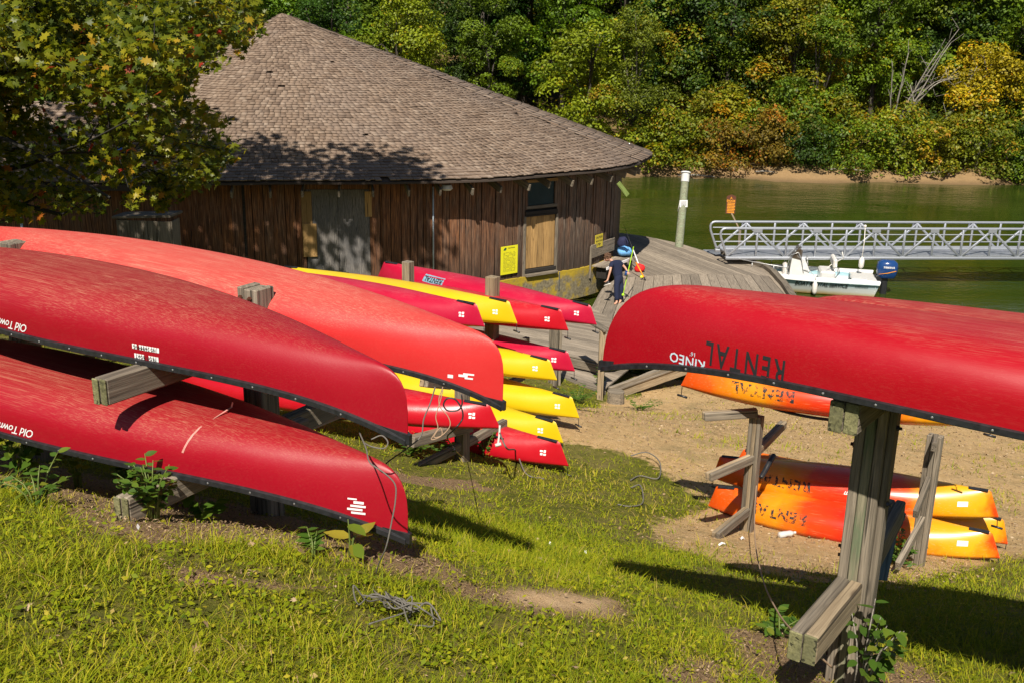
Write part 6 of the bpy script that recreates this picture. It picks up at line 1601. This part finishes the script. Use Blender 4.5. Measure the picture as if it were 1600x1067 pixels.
# dry litter: leaves and wood chips on the bare earth under the racks
t = NT('dry_leaf_litter'); f = t.attr('tint'); M['litter'] = t.bsdf(t.ramp(f, [(0, (.07,.04,.018)), (.5, (.2,.125,.06)), (.9, (.34,.23,.13)), (1, (.42,.31,.19))]), .9)
g = np.random.default_rng(9); n = 90000; r = 2.4*(14/2.4)**g.random(n); a = g.uniform(-.7, .7, n); X, Y = r*np.sin(a), r*np.cos(a); sa, di, ba = masks(X, Y); k = g.random(n) < np.clip(di*.9-sa*.8-ba*1.6+.03, 0, 1); X, Y = X[k], Y[k]; n = len(X)
C = np.stack([X, Y, ground_h(X, Y)+.012+g.random(n)*.012], 1); V, F = quad_leaves(C, unit(g.normal(size=(n,3))*.35+np.array([0,0,1])), g.uniform(.006,.024,n), .35)
tag(link('leaf_litter', np_mesh('leaf_litter', V, F, {'tint': ('FACE', g.random(n))}), M['litter']), 'dry brown leaf litter under the racks', None, None, 'stuff')
g = np.random.default_rng(33); n = 170; r = 2.6*(16/2.6)**g.random(n); a = g.uniform(-.6, .6, n); X, Y = r*np.sin(a), r*np.cos(a)
C = np.stack([X, Y, ground_h(X, Y)+.03], 1); V, F, kk = maple_leaves(C, g.normal(size=(n,3))*.4+np.array([0,0,1]), g.normal(size=(n,3)), g.uniform(.025,.055,n))
tag(link('fallen_leaves', np_mesh('fallen_leaves', V, F, {'tint': ('FACE', np.repeat(g.uniform(.2,1,n), kk))}), M['litter']), 'scattered dry fallen leaves on the grass', None, None, 'stuff')
# gravel and crumbs on the sand
g = np.random.default_rng(12); n = 26000; r = 7*(26/7)**g.random(n); a = g.uniform(-.1, .62, n); X, Y = r*np.sin(a), r*np.cos(a); sa, di, ba = masks(X, Y); k = g.random(n) < sa*(.4+.6*(rough_noise(X, Y, 1.2) > .1)); X, Y = X[k], Y[k]; n = len(X)
C = np.stack([X, Y, ground_h(X, Y)+.008], 1); V, F = quad_leaves(C, unit(g.normal(size=(n,3))*.5+np.array([0,0,1])), g.uniform(.015,.05,n)*np.maximum(1, np.hypot(X,Y)/14), .6)
tag(link('gravel', np_mesh('gravel', V, F, {'tint': ('FACE', np.clip(g.normal(.7,.2,n),0,1))}), M['litter']), 'small stones and dry crumbs on the sand', None, None, 'stuff')

# ------------------------------------------------------------------ weeds and creepers near the racks
M['leaf_weed'] = m_leaf('weed_leaf', [(0, (.03,.07,.012)), (.5, (.075,.15,.016)), (.8, (.15,.21,.02)), (1, (.36,.30,.03))], .4, False, .45)
def oval_leaf():
    b_ = MB(); pts = [(0,0),(.16,.22),(.30,.20),(.42,.05)]; 
    L_ = [(0,0,0),(.12,.17,.02),(.38,.26,.03),(.68,.19,.0),(1,0,-.06),(.68,-.19,.0),(.38,-.26,.03),(.12,-.17,.02),(.4,0,-.02),(.7,0,-.03)]
    b_.add(L_, [(0,1,8),(1,2,8),(2,3,9,8),(3,4,9),(4,5,9),(5,6,8,9),(6,7,8),(7,0,8)]); return b_
def weed(p, n, hgt, spread, leaf, label, seed, single=False, tint=.5, name='weed_plant'):
    g = random.Random(seed); p = Vector(p); e_ = empty(name, p, label, 'plant'); base = oval_leaf(); st_ = MB(); fol = MB(); tints = []
    ns = max(3, n//9); 
    for s_ in range(ns):
        a = g.uniform(0, 6.28); top = Vector((math.cos(a)*spread*g.uniform(.2,1), math.sin(a)*spread*g.uniform(.2,1), hgt*g.uniform(.5,1))); mid = top*.5+Vector((0,0,hgt*.16)); pts = [Vector((math.cos(a)*.02, math.sin(a)*.02, -.03)), mid*.6, mid, top]
        st_.tube(pts, [.006,.005,.004,.002], 5)
        for k in range(max(2, n//ns)):
            t_ = .25+.75*(k+.5)/max(2, n//ns); q = mid*(2*t_*(1-t_))+top*t_*t_ if t_ < 1 else top; an = a+(1 if k % 2 else -1)*g.uniform(.7, 1.7)
            d_ = Vector((math.cos(an), math.sin(an), g.uniform(-.25, .35))); L_ = leaf*g.uniform(.65, 1.2); Mx = frame_m(q, d_, Vector((g.gauss(0,.3), g.gauss(0,.3)-.25, 1))) @ Matrix.Diagonal((L_, L_, L_, 1))
            if single:
                me_ = base.mesh('leaf', True); at = me_.attributes.new('tint', 'FLOAT', 'FACE'); at.data.foreach_set('value', [min(1, max(0, g.gauss(tint, .16)))]*len(me_.polygons)); link('leaf', me_, M['leaf_weed'], e_, Matrix.Translation(p) @ Mx)
            else:
                fol.add([Mx @ Vector(v) for v in base.v], base.f); tints += [min(1, max(0, g.gauss(tint, .17)))]*len(base.f)
    link('stems', st_.mesh('stems', True), M['bark_pale'] if name == 'creeper' else M['leaf_stem'], e_, Matrix.Translation(p))
    if not single:
        me_ = fol.mesh('foliage', True); at = me_.attributes.new('tint', 'FLOAT', 'FACE'); at.data.foreach_set('value', tints); link('foliage', me_, M['leaf_weed'], e_, Matrix.Translation(p))
    return e_
M['leaf_stem'] = m_plain('green_stem', (.12,.16,.03), .6)
weed(G(1340, 1092), 74, .52, .20, .085, 'leafy creeper with broad glossy leaves climbing the stout post', 1, True, .5, 'creeper')
for i, (px, py, n, h_, sp, lf, lab, ti) in enumerate(((240, 812, 80, .34, .17, .05, 'leafy weed growing round the lowest left arm end', .5), (205, 770, 50, .42, .14, .05, 'weed standing behind the lowest left arm end', .55), (35, 762, 34, .40, .14, .075, 'broad leaved weed under the lowest canoe at the left edge', .45),
        (125, 765, 26, .40, .12, .06, 'yellowing weed under the lowest canoe', .8), (292, 790, 16, .26, .12, .06, 'yellow tipped sprig right of the lowest left arm', .75), (325, 815, 14, .16, .10, .07, 'low green weed near the left post', .5), (490, 872, 12, .12, .08, .06, 'small green weed by the end of the lowest canoe', .5),
        (548, 872, 3, .22, .03, .13, 'single yellow leaf on a stalk by the end of the lowest canoe', .97), (640, 712, 60, .26, .3, .06, 'leafy weeds under the sun faded canoe tip', .5), (690, 715, 40, .24, .25, .06, 'weeds beside the low grey post under the ropes', .45), (758, 712, 40, .34, .15, .05, 'weeds in front of the glossy red kayak', .4),
        (1400, 880, 90, .3, .3, .05, 'weeds tangled between the stout post and the sloping arms', .5), (1205, 805, 30, .3, .15, .05, 'weeds at the foot of the post with bare arms', .5), (1218, 995, 20, .14, .12, .07, 'small weed beside the lowest right arm end', .45), (938, 610, 40, .55, .12, .07, 'bright green vine climbing the post at the foot of the ramp', .5),
        (900, 628, 60, .3, .5, .07, 'low weeds along the landing edge', .5), (1000, 640, 50, .2, .5, .06, 'weeds beside the ramp and the stump', .55), (60, 790, 30, .2, .2, .05, 'low weeds at the left edge of the grass', .5), (1480, 850, 60, .22, .35, .06, 'grassy weeds below the front orange kayak tip', .45))):
    weed(G(px, py), int(n*(2.2 if n > 5 else 1)), h_*1.1, sp*1.15, lf*1.15, lab, 30+i, i in (0, 1, 2, 3, 7), ti)

# ------------------------------------------------------------------ ropes, cords, litter
def cable(name, pts, r_, mat, label, cat='rope', n=7):
    P_ = catmull3(pts, 8); b_ = MB(); b_.tube(P_, r_, n); return tag(link(name, b_.mesh(name, True), M[mat]), label, cat)
def catmull3(P_, n):
    P_ = [Vector(p) for p in P_]; Q = [P_[0]*2-P_[1]]+P_+[P_[-1]*2-P_[-2]]; out = []
    for i in range(1, len(Q)-2):
        for k in range(n):
            t_ = k/n; a, b_, c_, d_ = Q[i-1:i+3]; out.append((b_*2+(c_-a)*t_+(a*2-b_*5+c_*4-d_)*t_*t_+(b_*3-a-c_*3+d_)*t_**3)*.5)
    return out+[Q[-2]]
cz = 4.62
gk = random.Random(3)
coil = [G(588, 935)+Vector((0,0,.03))]
cc0 = G(620, 965); th = 0
for i in range(52):
    th += gk.uniform(.35, .85); rr_ = gk.uniform(.03, .12); o = Vector((math.cos(th)*rr_*1.2+.07*math.sin(i*.21), math.sin(th)*rr_*.75, 0)); q = cc0+o; coil.append(Vector((q.x, q.y, gh(q.x, q.y)+.02+gk.uniform(0, .09))))
q = G(575, 985); coil.append(q+Vector((0,0,.03)))
tipw = W(637, 838, 4.72)
cable('rope', [W(562, 676, 5.0), W(572, 700, 4.78), W(578, 722, 4.62), W(600, 738, 4.585), W(617, 756, 4.585), W(618, 780, 4.59), W(612, 815, 4.60), W(603, 855, 4.62), W(592, 880, 4.72)]+[W(587, 905, 4.8)]+coil, .0036, 'rope_grey', 'grey rope hanging over the lowest canoe tip into a tangle on the grass')
cable('rope', [W(567, 690, 4.95), W(580, 697, 4.85), W(600, 700, 4.85), W(606, 690, 4.9), W(596, 680, 4.95), W(580, 686, 4.95)], .0036, 'rope_grey', 'small loop of grey rope under the upper red canoe tip')
zt_ = 5.5
cable('rope', [W(680, 604, zt_), W(672, 630, zt_), W(662, 655, zt_), W(658, 680, zt_), W(640, 697, zt_), W(610, 718, zt_+.2), W(600, 727, zt_+.3)], .004, 'rope_grey', 'grey rope hanging from the faded canoe to the low arm')
cable('rope', [W(692, 604, zt_), W(686, 622, zt_), W(688, 636, zt_), W(700, 650, zt_), W(703, 665, zt_), W(690, 680, zt_), W(678, 682, zt_), W(688, 668, zt_), W(690, 680, zt_), W(674, 686, zt_), W(684, 668, zt_), W(681, 650, zt_), W(688, 626, zt_), W(692, 608, zt_)], .0028, 'rope_tan', 'pale cord hanging in a loop below the faded canoe')
cable('rope', [W(721, 615, zt_), W(722, 630, zt_), W(716, 640, zt_), W(700, 641, zt_), W(693, 632, zt_), W(699, 622, zt_), W(712, 624, zt_), W(722, 640, zt_), W(722, 655, zt_), W(710, 670, zt_), W(699, 682, zt_+.3), W(706, 695, zt_+.6), W(716, 708, zt_+1), G(730, 722)+Vector((0,0,.02))], .0045, 'black', 'black cable loop hanging below the faded canoe tip')
cable('cord', [W(781, 664, 11.3), W(780, 680, 11.3), W(778, 694, 11.3)], .012, 'rope_white', 'white pull cord on the red kayak tip behind the ropes'); 
b = MB(); b.tube([W(774, 695.5, 11.3), W(783, 693, 11.3)], .02, 6); tag(link('cord_toggle', b.mesh('tg', True), M['rope_white']), 'white toggle on the pull cord of the red kayak', 'toggle')
cable('rope', [W(781, 676, 11.2), W(792, 700, 11.0), G(806, 722)+Vector((0,0,.15)), G(822, 742)+Vector((0,0,.02)), G(850, 750)+Vector((0,0,.02))], .009, 'rope_grey', 'thin dark line trailing from the red kayak onto the grass')
rpz = W(1187, 712, 11.0)
cable('rope', [rpz, W(1180, 780, 10.6), W(1180, 845, 9.2), W(1192, 905, 7.4), W(1215, 955, 6.0), W(1243, 990, 5.0), W(1275, 1020, 4.95), W(1300, 1042, 5.05)], .0055, 'rope_tan', 'tan rope slung from the bare post to the stout post foot')
cable('rope', [W(1209, 711, 11.2), W(1202, 722, 11.1), W(1196, 734, 11.05), W(1189, 746, 11.0)], .03, 'black', 'shaggy black rope tied round the bare post')
cable('rope', [G(985, 765)+Vector((0,0,.03)), G(1000, 770)+Vector((0,0,.1)), G(1004, 788)+Vector((0,0,.03)), G(985, 793)+Vector((0,0,.02)), G(965, 790)+Vector((0,0,.02))], .008, 'rope_grey', 'stray loop of dark wire on the dry grass'), 
cable('rope', [G(985, 715)+Vector((0,0,.03)), G(1010, 716)+Vector((0,0,.09)), G(1030, 730)+Vector((0,0,.08)), G(1028, 750)+Vector((0,0,.03)), G(1000, 745)+Vector((0,0,.02)), G(985, 752)+Vector((0,0,.02))], .008, 'rope_grey', 'larger loop of dark wire where the sand begins')
p = G(1229, 838); t = NT('clear_bottle_plastic'); t.bsdf((.75,.78,.78), .1, None, Alpha=.55); M['clear'] = t.m
bt = empty('plastic_bottle', p+Vector((0,0,.035)), 'crushed clear plastic bottle lying on the sand', 'bottle'); fm = frame_m(p+Vector((0,0,.035)), (1,.35,0)); b = MB(); b.tube([(-.1,0,0),(-.095,0,0),(-.03,0,0),(.0,0,.004),(.04,0,0),(.07,0,0),(.09,0,0)], [.01,.032,.034,.028,.033,.02,.012], 10); link('body', b.mesh('bt', True), M['clear'], bt, fm)
b = MB(); b.tube([(.088,0,0),(.108,0,0)], .015, 8); link('cap', b.mesh('cp', True), M['white'], bt, fm)
for px, py, sx, sy, lab in ((1128, 852, .12, .03, 'torn white strip of paper on the sand by the lower bare arm'), (1160, 843, .06, .05, 'crumpled white tissue by the foot of the bare post'), (296, 1056, .07, .02, 'white scrap of paper low in the grass'), (215, 830, .03, .03, 'tiny white scrap below the left arm end'), (915, 865, .05, .03, 'white scrap in the grass before the shaded patch'), (860, 852, .04, .03, 'smaller white scrap in the grass')):
    p = G(px, py); sx *= .6; sy *= .6; b = MB(); b.add([(-sx/2,-sy/2,.0),(0,-sy/2,.02),(sx/2,-sy/2,.004),(sx/2,sy/2,.01),(0,sy/2,.026),(-sx/2,sy/2,.005)], [(0,1,4,5),(1,2,3,4)])
    b.v = b.v+[(v[0], v[1], v[2]-.004) for v in b.v]; b.f += [(6,11,10,7),(7,10,9,8)]; b.m += [0,0]
    tag(link('paper_scrap', b.mesh('ps'), M['paper'], None, Matrix.Translation(p+Vector((0,0,.012))) @ Matrix.Rotation(random.uniform(0,3), 4, 'Z')), lab, 'litter')
